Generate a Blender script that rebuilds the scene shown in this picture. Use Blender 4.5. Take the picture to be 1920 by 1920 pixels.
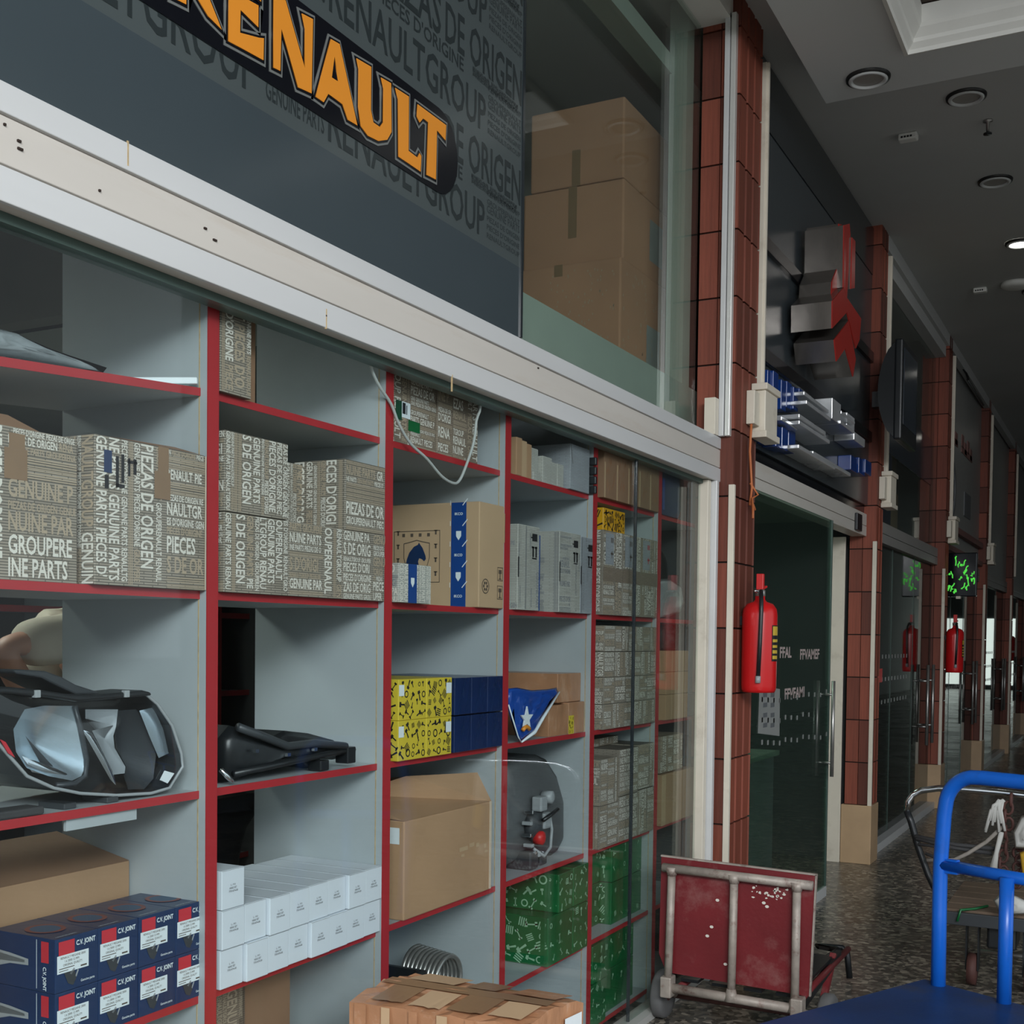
import bpy, bmesh, math, random
from mathutils import Vector, Matrix

for o in list(bpy.data.objects): bpy.data.objects.remove(o)
S = bpy.context.scene
COL = S.collection

# ------------------------------------------------------------------ camera
# world: +X out of the shop fronts into the arcade, +Y along the arcade, +Z up; shop fronts lie on X = 0
CAM = Vector((1.6617, 0.0, 1.5))
F_PX, PPX, PPY = 2260.0, 960.0, 1268.0
RW = ((0.88642059, 0.02473262, -0.46221947),
      (0.46272642, -0.02156776, 0.88623873),
      (0.01194997, -0.99946142, -0.03056254))      # rows: world X, Y, Z in (right, down, forward)
cd = bpy.data.cameras.new('camera')
cam = bpy.data.objects.new('camera', cd); COL.objects.link(cam)
m = Matrix.Identity(4)
for r in range(3):
    m[r][0] = RW[r][0]; m[r][1] = -RW[r][1]; m[r][2] = -RW[r][2]; m[r][3] = CAM[r]
cam.matrix_world = m
cd.sensor_width = 36; cd.sensor_fit = 'HORIZONTAL'
cd.lens = 36 * F_PX / 1920; cd.shift_y = (PPY - 960) / 1920
cd.clip_start = 0.05; cd.clip_end = 200
S.camera = cam

# ------------------------------------------------------------------ light
w = bpy.data.worlds.new('sky'); S.world = w; w.use_nodes = True
bg = w.node_tree.nodes['Background']
bg.inputs['Color'].default_value = (0.86, 0.94, 1.0, 1)
bg.inputs['Strength'].default_value = 0.74
def area(name, loc, rot, sx, sy, power, col):
    l = bpy.data.lights.new(name, 'AREA'); l.shape = 'RECTANGLE'; l.size = sx; l.size_y = sy
    l.energy = power; l.color = col
    o = bpy.data.objects.new(name, l); COL.objects.link(o); o.location = loc; o.rotation_euler = rot
    return o
# daylight of the open arcade entrance behind the photographer
area('entrance_daylight', (4.6, -2.9, 4.0), (math.radians(66), 0, math.radians(38)), 4.0, 1.6, 330, (0.96, 0.98, 1.0))
S.view_settings.view_transform = 'Standard'; S.view_settings.look = 'None'
S.view_settings.exposure = 0.58; S.view_settings.gamma = 1.0
S.view_settings.use_curve_mapping = False

# ------------------------------------------------------------------ measuring helpers (points on real planes of the place)
def _ray(x, y):
    a, b, c = x - PPX, y - PPY, F_PX
    return [RW[r][0]*a + RW[r][1]*b + RW[r][2]*c for r in range(3)]
def YZ(x, y, X):
    r = _ray(x, y); t = (X - CAM.x) / r[0]; return (t*r[1], CAM.z + t*r[2])
def XZ(x, y, Y):
    r = _ray(x, y); t = Y / r[1]; return (CAM.x + t*r[0], CAM.z + t*r[2])
def XY(x, y, Z):
    r = _ray(x, y); t = (Z - CAM.z) / r[2]; return (CAM.x + t*r[0], t*r[1])

# ------------------------------------------------------------------ materials
MATS = {}
def nd(nt, t, **kw):
    n = nt.nodes.new(t)
    for k, v in kw.items(): setattr(n, k, v)
    return n
def base_mat(name):
    mt = bpy.data.materials.new(name); mt.use_nodes = True
    nt = mt.node_tree; b = nt.nodes['Principled BSDF']
    MATS[name] = mt
    return mt, nt, b
def mat(name, col, rough=0.5, metal=0.0, var=0.12, scale=6.0, bump=0.0, bscale=60.0, stretch=None, dirt=None, dirt_amt=0.5, rand=0.0, spec=0.5):
    """plain surface: base colour with soft noise variation, optional dirt patches, fine relief, per-object tint"""
    mt, nt, b = base_mat(name); L = nt.links.new
    tc = nd(nt, 'ShaderNodeTexCoord')
    mp = nd(nt, 'ShaderNodeMapping')
    if stretch: mp.inputs['Scale'].default_value = stretch
    L(tc.outputs['Object'], mp.inputs['Vector'])
    nz = nd(nt, 'ShaderNodeTexNoise'); nz.inputs['Scale'].default_value = scale; nz.inputs['Detail'].default_value = 5
    L(mp.outputs['Vector'], nz.inputs['Vector'])
    mr = nd(nt, 'ShaderNodeMapRange'); mr.inputs['To Min'].default_value = 1 - var*1.6; mr.inputs['To Max'].default_value = 1 + var*1.6
    L(nz.outputs['Fac'], mr.inputs['Value'])
    mul = nd(nt, 'ShaderNodeMix', data_type='RGBA', blend_type='MULTIPLY'); mul.inputs['Factor'].default_value = 1
    mul.inputs['A'].default_value = (*col, 1); L(mr.outputs['Result'], mul.inputs['B'])
    out = mul.outputs['Result']
    if rand:
        oi = nd(nt, 'ShaderNodeObjectInfo'); r2 = nd(nt, 'ShaderNodeMapRange')
        r2.inputs['To Min'].default_value = 1 - rand; r2.inputs['To Max'].default_value = 1 + rand
        L(oi.outputs['Random'], r2.inputs['Value'])
        m2 = nd(nt, 'ShaderNodeMix', data_type='RGBA', blend_type='MULTIPLY'); m2.inputs['Factor'].default_value = 1
        L(out, m2.inputs['A']); L(r2.outputs['Result'], m2.inputs['B']); out = m2.outputs['Result']
    if dirt:
        n2 = nd(nt, 'ShaderNodeTexNoise'); n2.inputs['Scale'].default_value = scale*0.9; n2.inputs['Detail'].default_value = 8; n2.inputs['Roughness'].default_value = .7
        L(mp.outputs['Vector'], n2.inputs['Vector'])
        cr = nd(nt, 'ShaderNodeValToRGB'); cr.color_ramp.elements[0].position = .55; cr.color_ramp.elements[1].position = .72
        cr.color_ramp.elements[1].color = (dirt_amt,)*3 + (1,)
        L(n2.outputs['Fac'], cr.inputs['Fac'])
        m3 = nd(nt, 'ShaderNodeMix', data_type='RGBA'); m3.inputs['B'].default_value = (*dirt, 1)
        L(out, m3.inputs['A']); L(cr.outputs['Color'], m3.inputs['Factor']); out = m3.outputs['Result']
    L(out, b.inputs['Base Color'])
    b.inputs['Roughness'].default_value = rough; b.inputs['Metallic'].default_value = metal
    b.inputs['Specular IOR Level'].default_value = spec
    if bump:
        n4 = nd(nt, 'ShaderNodeTexNoise'); n4.inputs['Scale'].default_value = bscale; n4.inputs['Detail'].default_value = 4
        L(mp.outputs['Vector'], n4.inputs['Vector'])
        bp = nd(nt, 'ShaderNodeBump'); bp.inputs['Strength'].default_value = bump; bp.inputs['Distance'].default_value = .01
        L(n4.outputs['Fac'], bp.inputs['Height']); L(bp.outputs['Normal'], b.inputs['Normal'])
    return mt
def emit(name, col, s):
    mt, nt, b = base_mat(name)
    b.inputs['Base Color'].default_value = (*col, 1); b.inputs['Emission Color'].default_value = (*col, 1); b.inputs['Emission Strength'].default_value = s
    return mt
def glass(name, tint, base=0.035, rough=0.015, body=None, body_amt=0.0):
    """thin window pane: clear film with mirror reflection growing towards grazing view, optional dust film"""
    mt = bpy.data.materials.new(name); mt.use_nodes = True; MATS[name] = mt
    nt = mt.node_tree; L = nt.links.new
    nt.nodes.remove(nt.nodes['Principled BSDF']); out = nt.nodes['Material Output']
    tr = nd(nt, 'ShaderNodeBsdfTransparent'); tr.inputs['Color'].default_value = (*tint, 1)
    gl = nd(nt, 'ShaderNodeBsdfGlossy'); gl.inputs['Roughness'].default_value = rough
    lw = nd(nt, 'ShaderNodeLayerWeight'); lw.inputs['Blend'].default_value = .5
    pw = nd(nt, 'ShaderNodeMath', operation='POWER'); pw.inputs[1].default_value = 5
    L(lw.outputs['Facing'], pw.inputs[0])
    ma = nd(nt, 'ShaderNodeMath', operation='MULTIPLY_ADD'); ma.inputs[1].default_value = 1 - base; ma.inputs[2].default_value = base
    L(pw.outputs[0], ma.inputs[0])
    mx = nd(nt, 'ShaderNodeMixShader'); L(ma.outputs[0], mx.inputs['Fac']); L(tr.outputs[0], mx.inputs[1]); L(gl.outputs[0], mx.inputs[2])
    res = mx.outputs[0]
    if body:
        df = nd(nt, 'ShaderNodeBsdfDiffuse'); df.inputs['Color'].default_value = (*body, 1)
        m2 = nd(nt, 'ShaderNodeMixShader'); m2.inputs['Fac'].default_value = body_amt
        L(res, m2.inputs[1]); L(df.outputs[0], m2.inputs[2]); res = m2.outputs[0]
    L(res, out.inputs['Surface'])
    return mt
def streaked(name, col, line, scale, rough=.6, amt=.6, axis='h', rand=0.06):
    """printed carton board: base colour with fine rows of dark hairline print"""
    mt, nt, b = base_mat(name); L = nt.links.new
    tc = nd(nt, 'ShaderNodeTexCoord')
    bk = nd(nt, 'ShaderNodeTexBrick'); bk.offset = .37
    bk.inputs['Scale'].default_value = scale; bk.inputs['Mortar Size'].default_value = .13; bk.inputs['Mortar Smooth'].default_value = .3
    bk.inputs['Brick Width'].default_value = 3.7; bk.inputs['Row Height'].default_value = .5
    bk.inputs['Color1'].default_value = (1, 1, 1, 1); bk.inputs['Color2'].default_value = (.86, .84, .82, 1); bk.inputs['Mortar'].default_value = (1-amt, 1-amt, 1-amt, 1)
    mp = nd(nt, 'ShaderNodeMapping'); mp.inputs['Rotation'].default_value = (math.pi/2, 0, math.pi/2)
    L(tc.outputs['Object'], mp.inputs['Vector'])
    sx = nd(nt, 'ShaderNodeSeparateXYZ'); L(tc.outputs['Object'], sx.inputs[0])
    ad = nd(nt, 'ShaderNodeMath', operation='ADD'); L(sx.outputs['X'], ad.inputs[0]); L(sx.outputs['Y'], ad.inputs[1])
    cb = nd(nt, 'ShaderNodeCombineXYZ'); L(ad.outputs[0], cb.inputs['X']); L(sx.outputs['Z'], cb.inputs['Y'])
    L(cb.outputs[0], bk.inputs['Vector'])
    nz = nd(nt, 'ShaderNodeTexNoise'); nz.inputs['Scale'].default_value = 9; L(tc.outputs['Object'], nz.inputs['Vector'])
    m1 = nd(nt, 'ShaderNodeMix', data_type='RGBA', blend_type='MULTIPLY'); m1.inputs['Factor'].default_value = 1
    m1.inputs['A'].default_value = (*col, 1); L(bk.outputs['Color'], m1.inputs['B'])
    mr = nd(nt, 'ShaderNodeMapRange'); mr.inputs['To Min'].default_value = .8; mr.inputs['To Max'].default_value = 1.2; L(nz.outputs['Fac'], mr.inputs['Value'])
    m2 = nd(nt, 'ShaderNodeMix', data_type='RGBA', blend_type='MULTIPLY'); m2.inputs['Factor'].default_value = 1
    L(m1.outputs['Result'], m2.inputs['A']); L(mr.outputs['Result'], m2.inputs['B'])
    L(m2.outputs['Result'], b.inputs['Base Color']); b.inputs['Roughness'].default_value = rough
    return mt
def terrazzo(name):
    mt, nt, b = base_mat(name); L = nt.links.new
    tc = nd(nt, 'ShaderNodeTexCoord')
    vo = nd(nt, 'ShaderNodeTexVoronoi'); vo.inputs['Scale'].default_value = 42; L(tc.outputs['Object'], vo.inputs['Vector'])
    cr = nd(nt, 'ShaderNodeValToRGB'); e = cr.color_ramp.elements
    e[0].position = 0; e[0].color = (.05, .047, .041, 1); e[1].position = 1; e[1].color = (.42, .37, .30, 1)
    k = cr.color_ramp.elements.new(.45); k.color = (.115, .105, .09, 1)
    k = cr.color_ramp.elements.new(.75); k.color = (.21, .185, .15, 1)
    sp = nd(nt, 'ShaderNodeSeparateColor'); L(vo.outputs['Color'], sp.inputs[0]); L(sp.outputs['Red'], cr.inputs['Fac'])
    nz = nd(nt, 'ShaderNodeTexNoise'); nz.inputs['Scale'].default_value = 1.3; nz.inputs['Detail'].default_value = 6; L(tc.outputs['Object'], nz.inputs['Vector'])
    mr = nd(nt, 'ShaderNodeMapRange'); mr.inputs['To Min'].default_value = .7; mr.inputs['To Max'].default_value = 1.3; L(nz.outputs['Fac'], mr.inputs['Value'])
    mm = nd(nt, 'ShaderNodeMix', data_type='RGBA', blend_type='MULTIPLY'); mm.inputs['Factor'].default_value = 1
    L(cr.outputs['Color'], mm.inputs['A']); L(mr.outputs['Result'], mm.inputs['B']); L(mm.outputs['Result'], b.inputs['Base Color'])
    r2 = nd(nt, 'ShaderNodeMapRange'); r2.inputs['To Min'].default_value = .16; r2.inputs['To Max'].default_value = .38; L(nz.outputs['Fac'], r2.inputs['Value'])
    L(r2.outputs['Result'], b.inputs['Roughness'])
    return mt

terrazzo('terrazzo')
mat('paving', (.30, .29, .27), .8, var=.1, scale=.5)
mat('plaster', (.52, .53, .52), .85, var=.05, scale=1.5, bump=.06, bscale=120)
mat('slab_white', (.64, .66, .66), .8, var=.04, scale=2)
mat('moulding_white', (.78, .78, .74), .6, var=.04)
mat('coffer_brown', (.06, .045, .035), .8)
mat('cream_metal', (.60, .565, .515), .42, var=.07, scale=1.6, stretch=(1, .6, 6), dirt=(.46, .36, .26), dirt_amt=.35)
mat('white_metal', (.61, .62, .62), .3, var=.06, scale=1.6, stretch=(1, .6, 5))
mat('grey_metal', (.30, .29, .275), .45, var=.08, scale=2)
mat('aluminium', (.72, .72, .69), .35, metal=.35, var=.06)
mat('ivory', (.72, .66, .55), .5, var=.08, dirt=(.35, .28, .2), dirt_amt=.4)
mat('terracotta', (.185, .045, .025), .62, var=.34, scale=5, stretch=(14, 14, .7), rand=.45, bump=.12, bscale=40)
mat('grout', (.03, .018, .014), .9)
mat('marble', (.50, .34, .20), .4, var=.12, scale=6)
mat('shelf_grey', (.42, .46, .475), .5, var=.05, scale=3, dirt=(.33, .36, .37), dirt_amt=.35)
mat('edge_red', (.42, .022, .028), .38, var=.08)
mat('raw_board', (.50, .37, .20), .8, var=.3, scale=60)
mat('dark_room', (.06, .062, .065), .8, var=.15)
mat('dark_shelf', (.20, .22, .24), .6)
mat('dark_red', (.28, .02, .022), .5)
mat('panel_black', (.022, .028, .032), .13, var=.05, spec=.6)
mat('panel_slate', (.045, .055, .062), .22, var=.05, spec=.6)
mat('slat_green', (.30, .38, .32), .6, var=.1)
mat('decal_pink', (.50, .40, .38), .5)
mat('film_grey', (.070, .086, .088), .16, var=.06, scale=2)
mat('film_grey_low', (.050, .066, .075), .14, var=.06, scale=2)
mat('film_text', (.026, .034, .036), .2, var=.03)
mat('film_text_fine', (.040, .050, .052), .2, var=.03)
mat('sign_black', (.006, .007, .010), .15, var=.02)
mat('sign_orange', (.75, .27, .025), .35, var=.03)
mat('sign_grey', (.16, .17, .165), .3, var=.03)
mat('mezz_green', (.40, .45, .40), .5, var=.06)
mat('mezz_wall', (.20, .205, .18), .8, var=.06)
mat('card', (.41, .245, .135), .75, var=.12, scale=4, bump=.05, rand=.06)
mat('card_red', (.47, .235, .135), .75, var=.12, scale=4, bump=.05)
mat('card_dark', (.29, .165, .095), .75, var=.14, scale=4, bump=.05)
mat('card_light', (.50, .34, .20), .7, var=.1, scale=4)
mat('card_tape', (.25, .15, .08), .3, var=.12, scale=7)
mat('card_wrapped', (.42, .21, .11), .25, var=.25, scale=10, stretch=(1, 2, 1), dirt=(.62, .45, .33), dirt_amt=.55, bump=.25, bscale=22)
streaked('print_board', (.36, .315, .255), None, 95, amt=.62)
streaked('print_board_pale', (.50, .50, .45), None, 90, amt=.35)
streaked('print_board_grey', (.36, .385, .41), None, 90, amt=.3)
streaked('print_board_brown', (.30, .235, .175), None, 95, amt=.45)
mat('print_cream', (.74, .70, .62), .55, var=.08, scale=12)
mat('print_tan', (.44, .35, .25), .55, var=.08, scale=12)
mat('print_dark', (.10, .075, .055), .6, var=.05)
mat('print_black', (.012, .012, .014), .5)
mat('print_grey', (.22, .23, .24), .6)
mat('box_edge', (.62, .50, .38), .6, var=.15, scale=20)
mat('white_card', (.70, .74, .79), .5, var=.04, scale=5)
mat('white_label', (.76, .82, .84), .5, var=.03)
mat('navy_card', (.008, .030, .095), .3, var=.15, scale=8, bump=.1, bscale=25)
mat('blue_card', (.007, .022, .085), .25, var=.2, scale=8, bump=.15, bscale=18)
mat('blue_film', (.008, .06, .32), .25, var=.15, scale=6, bump=.4, bscale=25)
mat('blue_tape', (.008, .055, .24), .35)
mat('tag_red', (.55, .03, .045), .4)
mat('emblem_red', (.22, .07, .06), .5); mat('emblem_blue', (.05, .10, .17), .5)
mat('yellow_card', (.68, .52, .045), .3, var=.08, bump=.05)
mat('yellow_deep', (.70, .36, .012), .35, var=.1)
mat('green_card', (.006, .125, .036), .28, var=.3, scale=8, bump=.15, bscale=20)
mat('green_dark', (.006, .06, .028), .35, var=.2)
mat('green_print', (.30, .52, .33), .5)
mat('black_plastic', (.012, .014, .016), .35, var=.15, bump=.05)
mat('dark_plastic', (.04, .045, .05), .4, var=.15)
mat('grey_plastic', (.085, .09, .093), .5, var=.12, scale=5, bump=.08)
mat('lamp_grey', (.33, .35, .36), .4, var=.1)
mat('chrome', (.80, .84, .87), .12, metal=1, var=.04)
mat('letter_chrome', (.72, .74, .76), .22, metal=.55, var=.1)
mat('lamp_chrome', (.62, .72, .78), .22, metal=.75, var=.08)
mat('steel_rough', (.42, .41, .39), .35, metal=.8, var=.2, scale=20)
mat('red_paint', (.60, .012, .014), .28, var=.06)
mat('red_plastic', (.60, .02, .02), .4)
mat('truck_red', (.165, .016, .020), .42, var=.25, scale=4, dirt=(.36, .20, .18), dirt_amt=.5, bump=.08)
mat('truck_tube', (.38, .33, .285), .5, metal=.15, var=.3, scale=18, dirt=(.13, .04, .03), dirt_amt=.9, bump=.15)
mat('rubber', (.045, .045, .047), .75, var=.2)
mat('rubber_grey', (.12, .12, .12), .8, var=.2)
mat('cart_blue', (.008, .13, .62), .3, var=.1, scale=8, dirt=(.02, .06, .2), dirt_amt=.4)
mat('deck_blue', (.010, .040, .14), .45, var=.3, scale=4, dirt=(.05, .05, .06), dirt_amt=.6, bump=.1)
mat('rust', (.085, .032, .026), .7, var=.3, scale=20)
mat('wood_old', (.16, .11, .075), .8, var=.3, scale=6, stretch=(1, 8, 1))
mat('rag_white', (.55, .55, .52), .8, var=.1, bump=.3, bscale=15)
mat('rag_yellow', (.60, .36, .03), .7)
mat('rope', (.30, .27, .24), .9, var=.3, scale=40)
mat('cable_white', (.48, .50, .48), .5)
mat('orange_wire', (.50, .15, .05), .6)
mat('bag_silver', (.40, .40, .41), .3, metal=.3, var=.3, scale=14, bump=.5, bscale=18)
mat('bag_clear', (.25, .28, .29), .15, var=.3, scale=12, bump=.5, bscale=14)
mat('red_sign', (.36, .022, .016), .35, var=.08)
mat('chev_side', (.36, .33, .30), .22, metal=.85, var=.2, scale=4, bump=.15, bscale=8)
mat('letter_blue', (.008, .04, .20), .2, var=.2)
mat('poster_yellow', (.55, .33, .04), .5, var=.1)
mat('poster_red', (.20, .035, .03), .5)
mat('screen', (.03, .04, .055), .12, var=.4, scale=9)
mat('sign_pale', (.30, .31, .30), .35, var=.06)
mat('faded_red', (.22, .10, .09), .5); mat('faded_grey', (.13, .14, .15), .5)
emit('led_green', (.10, .70, .08), .45)
emit('fill_soft', (.92, 1.0, .92), 6.0)  # glow of the added fill lamp panels
emit('lamp_on', (1.0, .97, .88), 9.0)
emit('daylight_pane', (.80, .92, .86), 1.1)
mat('lamp_lens', (.32, .31, .29), .4)
mat('ring_black', (.02, .02, .02), .4)
mat('skin', (.50, .24, .15), .5, var=.06)
mat('shirt', (.56, .49, .38), .8, var=.08, bump=.15, bscale=30)
mat('trousers', (.012, .014, .022), .8)
mat('hair', (.012, .01, .009), .6)
mat('green_frame', (.06, .10, .085), .4)
mat('bottle_label', (.60, .42, .05), .4)
glass('pane', (.94, .97, .97), .014)
glass('pane_dusty', (.88, .93, .91), .022, .02, (.35, .38, .35), .02)
glass('pane_green', (.74, .86, .79), .03, .02, (.06, .09, .075), .08)
glass('pane_dark', (.60, .66, .63), .04, .03, (.06, .07, .065), .08)
glass('clear_lens', (.90, .92, .94), .06)
M = MATS

# ------------------------------------------------------------------ mesh helpers
class MB:
    def __init__(s): s.v = []; s.f = []; s.mi = []; s.sm = []; s.T = None
    def add(s, vs, fs, m=0, smooth=False):
        n = len(s.v)
        if s.T is not None: vs = [tuple(s.T @ Vector(p)) for p in vs]
        s.v += [tuple(p) for p in vs]
        for f in fs: s.f.append(tuple(n + i for i in f)); s.mi.append(m); s.sm.append(smooth)
        return s
    def box(s, x0, x1, y0, y1, z0, z1, m=0):
        vs = [(x, y, z) for z in (z0, z1) for y in (y0, y1) for x in (x0, x1)]
        return s.add(vs, [(0, 2, 3, 1), (4, 5, 7, 6), (0, 1, 5, 4), (2, 6, 7, 3), (0, 4, 6, 2), (1, 3, 7, 5)], m)
    def bar(s, p, q, wd, ht, m=0, up=(0, 0, 1)):
        p = Vector(p); q = Vector(q); d = (q - p).normalized(); u = Vector(up)
        sd = d.cross(u); sd = sd.normalized() if sd.length > 1e-6 else Vector((1, 0, 0)); u = sd.cross(d)
        vs = []
        for c in (p, q):
            for a, b in ((-1, -1), (1, -1), (1, 1), (-1, 1)): vs.append(c + sd*a*wd/2 + u*b*ht/2)
        return s.add(vs, [(0, 1, 2, 3), (7, 6, 5, 4), (0, 4, 5, 1), (1, 5, 6, 2), (2, 6, 7, 3), (3, 7, 4, 0)], m)
    def tube(s, pts, r, n=10, m=0, closed=False, cap=True):
        pts = [Vector(p) for p in pts]; N = len(pts); rings = []
        rr = r if isinstance(r, (list, tuple)) else [r]*N
        up = None
        for i, p in enumerate(pts):
            if closed: d = pts[(i+1) % N] - pts[i-1]
            else: d = pts[min(i+1, N-1)] - pts[max(i-1, 0)]
            d = d.normalized() if d.length > 1e-9 else Vector((0, 0, 1))
            if up is None:
                up = Vector((0, 0, 1)) if abs(d.z) < .9 else Vector((1, 0, 0))
            a = d.cross(up)
            if a.length < 1e-6: up = Vector((1, 0, 0)) if abs(d.x) < .9 else Vector((0, 1, 0)); a = d.cross(up)
            a.normalize(); b = a.cross(d); up = b
            rings.append([p + a*rr[i]*math.cos(2*math.pi*k/n) + b*rr[i]*math.sin(2*math.pi*k/n) for k in range(n)])
        vs = [q for R_ in rings for q in R_]; fs = []
        for i in range(N if closed else N-1):
            j = (i+1) % N
            for k in range(n): fs.append((i*n+k, i*n+(k+1) % n, j*n+(k+1) % n, j*n+k))
        if cap and not closed: fs.append(tuple(range(n-1, -1, -1))); fs.append(tuple((N-1)*n+k for k in range(n)))
        return s.add(vs, fs, m, True)
    def lathe(s, prof, c=(0, 0, 0), n=20, m=0, axis='z', cap=True):
        vs = []; c = Vector(c)
        for r, h in prof:
            for k in range(n):
                a = 2*math.pi*k/n; x, y = r*math.cos(a), r*math.sin(a)
                vs.append(c + Vector((x, y, h) if axis == 'z' else ((h, x, y) if axis == 'x' else (y, h, x))))
        N = len(prof); fs = [(i*n+k, i*n+(k+1) % n, (i+1)*n+(k+1) % n, (i+1)*n+k) for i in range(N-1) for k in range(n)]
        if cap: fs.append(tuple(range(n-1, -1, -1))); fs.append(tuple((N-1)*n+k for k in range(n)))
        return s.add(vs, fs, m, True)
    def prism(s, poly, fn, w0, w1, m=0):
        """polygon (a, b) pushed from depth w0 to w1 through fn(a, b, w)"""
        n = len(poly)
        vs = [fn(a, b, w0) for a, b in poly] + [fn(a, b, w1) for a, b in poly]
        fs = [tuple(range(n-1, -1, -1)), tuple(range(n, 2*n))] + [(i, (i+1) % n, n+(i+1) % n, n+i) for i in range(n)]
        return s.add(vs, fs, m)
    def dome(s, poly, fn, w0, bulge, rings=5, m=0, power=2.0, back=True, noise=0, seed=1):
        """polygon with a swollen (or hollow) face; w grows by bulge towards the middle"""
        rng = random.Random(seed); n = len(poly); cx = sum(p[0] for p in poly)/n; cy = sum(p[1] for p in poly)/n
        vs = []
        for i in range(rings):
            k = 1 - i/rings
            for a, b in poly:
                vs.append(fn(cx+(a-cx)*k, cy+(b-cy)*k, w0 + bulge*(1-k**power) + (rng.uniform(-noise, noise) if i else 0)))
        vs.append(fn(cx, cy, w0+bulge))
        fs = [(i*n+k, i*n+(k+1) % n, (i+1)*n+(k+1) % n, (i+1)*n+k) for i in range(rings-1) for k in range(n)]
        fs += [((rings-1)*n+k, (rings-1)*n+(k+1) % n, rings*n) for k in range(n)]
        if back: fs.append(tuple(range(n-1, -1, -1)))
        return s.add(vs, fs, m, True)
    def mesh(s, name, mats):
        me = bpy.data.meshes.new(name); me.from_pydata(s.v, [], s.f)
        for t in (mats if isinstance(mats, (list, tuple)) else [mats]): me.materials.append(M[t] if isinstance(t, str) else t)
        me.polygons.foreach_set('material_index', s.mi); me.polygons.foreach_set('use_smooth', s.sm)
        me.update()
        return me
    def build(s, name, mats, parent=None, bevel=0, fix=False, world=True):
        """link as one mesh object; vertices are in world space and moved into the parent's frame"""
        if parent is not None and world:
            p = parent
            off = Vector((0, 0, 0))
            while p is not None: off += p.location; p = p.parent
            s.v = [(a-off.x, b-off.y, c-off.z) for a, b, c in s.v]
        me = s.mesh(name, mats)
        if fix:
            bm = bmesh.new(); bm.from_mesh(me); bmesh.ops.recalc_face_normals(bm, faces=bm.faces); bm.to_mesh(me); bm.free()
        return link(name, me, parent, bevel)
def link(name, me, parent=None, bevel=0):
    o = bpy.data.objects.new(name, me); COL.objects.link(o)
    if parent is not None: o.parent = parent
    if bevel:
        b = o.modifiers.new('bevel', 'BEVEL'); b.width = bevel; b.segments = 2; b.limit_method = 'ANGLE'
    return o
def thing(name, label, cat, loc, group=None, rz=0.0):
    o = bpy.data.objects.new(name, None); COL.objects.link(o); o.empty_display_size = .05
    o.location = loc; o.rotation_euler = (0, 0, rz)
    return tag(o, label, cat, group)
def tag(o, label, cat, group=None):
    o['label'] = label; o['category'] = cat
    if group: o['group'] = group
    return o
def struct(o): o['kind'] = 'structure'; return o
def copy_tree(o, loc, label=None, parent=None):
    c = o.copy(); COL.objects.link(c); c.parent = parent
    if loc is not None: c.location = loc
    if label: c['label'] = label
    for ch in list(o.children): copy_tree(ch, None, None, c)
    return c
def fx(a, b, w): return (w, a, b)      # (Y, Z) outline, depth along X
def fy(a, b, w): return (a, w, b)      # (X, Z) outline, depth along Y
def fz(a, b, w): return (a, b, w)
ORD = ['first', 'second', 'third', 'fourth', 'fifth', 'sixth', 'seventh', 'eighth', 'ninth']

# ------------------------------------------------------------------ lettering
_TXT = {}
def glyphs(word, bold=0.0):
    k = (word, bold)
    if k in _TXT: return _TXT[k]
    cu = bpy.data.curves.new('t', 'FONT'); cu.body = word; cu.resolution_u = 2; cu.offset = bold; cu.fill_mode = 'FRONT'
    o = bpy.data.objects.new('t', cu); COL.objects.link(o)
    dg = bpy.context.evaluated_depsgraph_get(); me = o.evaluated_get(dg).to_mesh()
    vs = [(v.co.x, v.co.y) for v in me.vertices]; fs = [tuple(p.vertices) for p in me.polygons]
    o.evaluated_get(dg).to_mesh_clear()
    bpy.data.objects.remove(o); bpy.data.curves.remove(cu)
    x0 = min(v[0] for v in vs); x1 = max(v[0] for v in vs); H = 0.72
    vs = [((a-x0)/H, b/H) for a, b in vs]
    _TXT[k] = (vs, fs, (x1-x0)/H)
    return _TXT[k]
def put_text(mb, word, fn, u, v, hgt, width=None, rot=0, m=0, bold=0.02, cond=.62):
    """lay a word at (u, v) = left end of its baseline; rot in quarter turns; fn maps (u, v) to space"""
    vs, fs, wd = glyphs(word, bold)
    sx = (width/wd) if width else hgt*cond
    out = []
    for a, b in vs:
        a *= sx; b *= hgt
        if rot == 1: a, b = -b, a
        elif rot == 3: a, b = b, -a
        elif rot == 2: a, b = -a, -b
        out.append(fn(u+a, v+b))
    mb.add(out, fs, m)
def text_w(word, hgt, cond=.62, bold=.02): return glyphs(word, bold)[2]*hgt*cond
WORDS = ['RENAULTGROUP', "PIECES D'ORIGINE", 'PIEZAS DE ORIGEN', 'GENUINE PARTS', 'GROUPERENAULT', 'GENUINE PARTS', "PIECES D'ORIGINE"]
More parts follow.
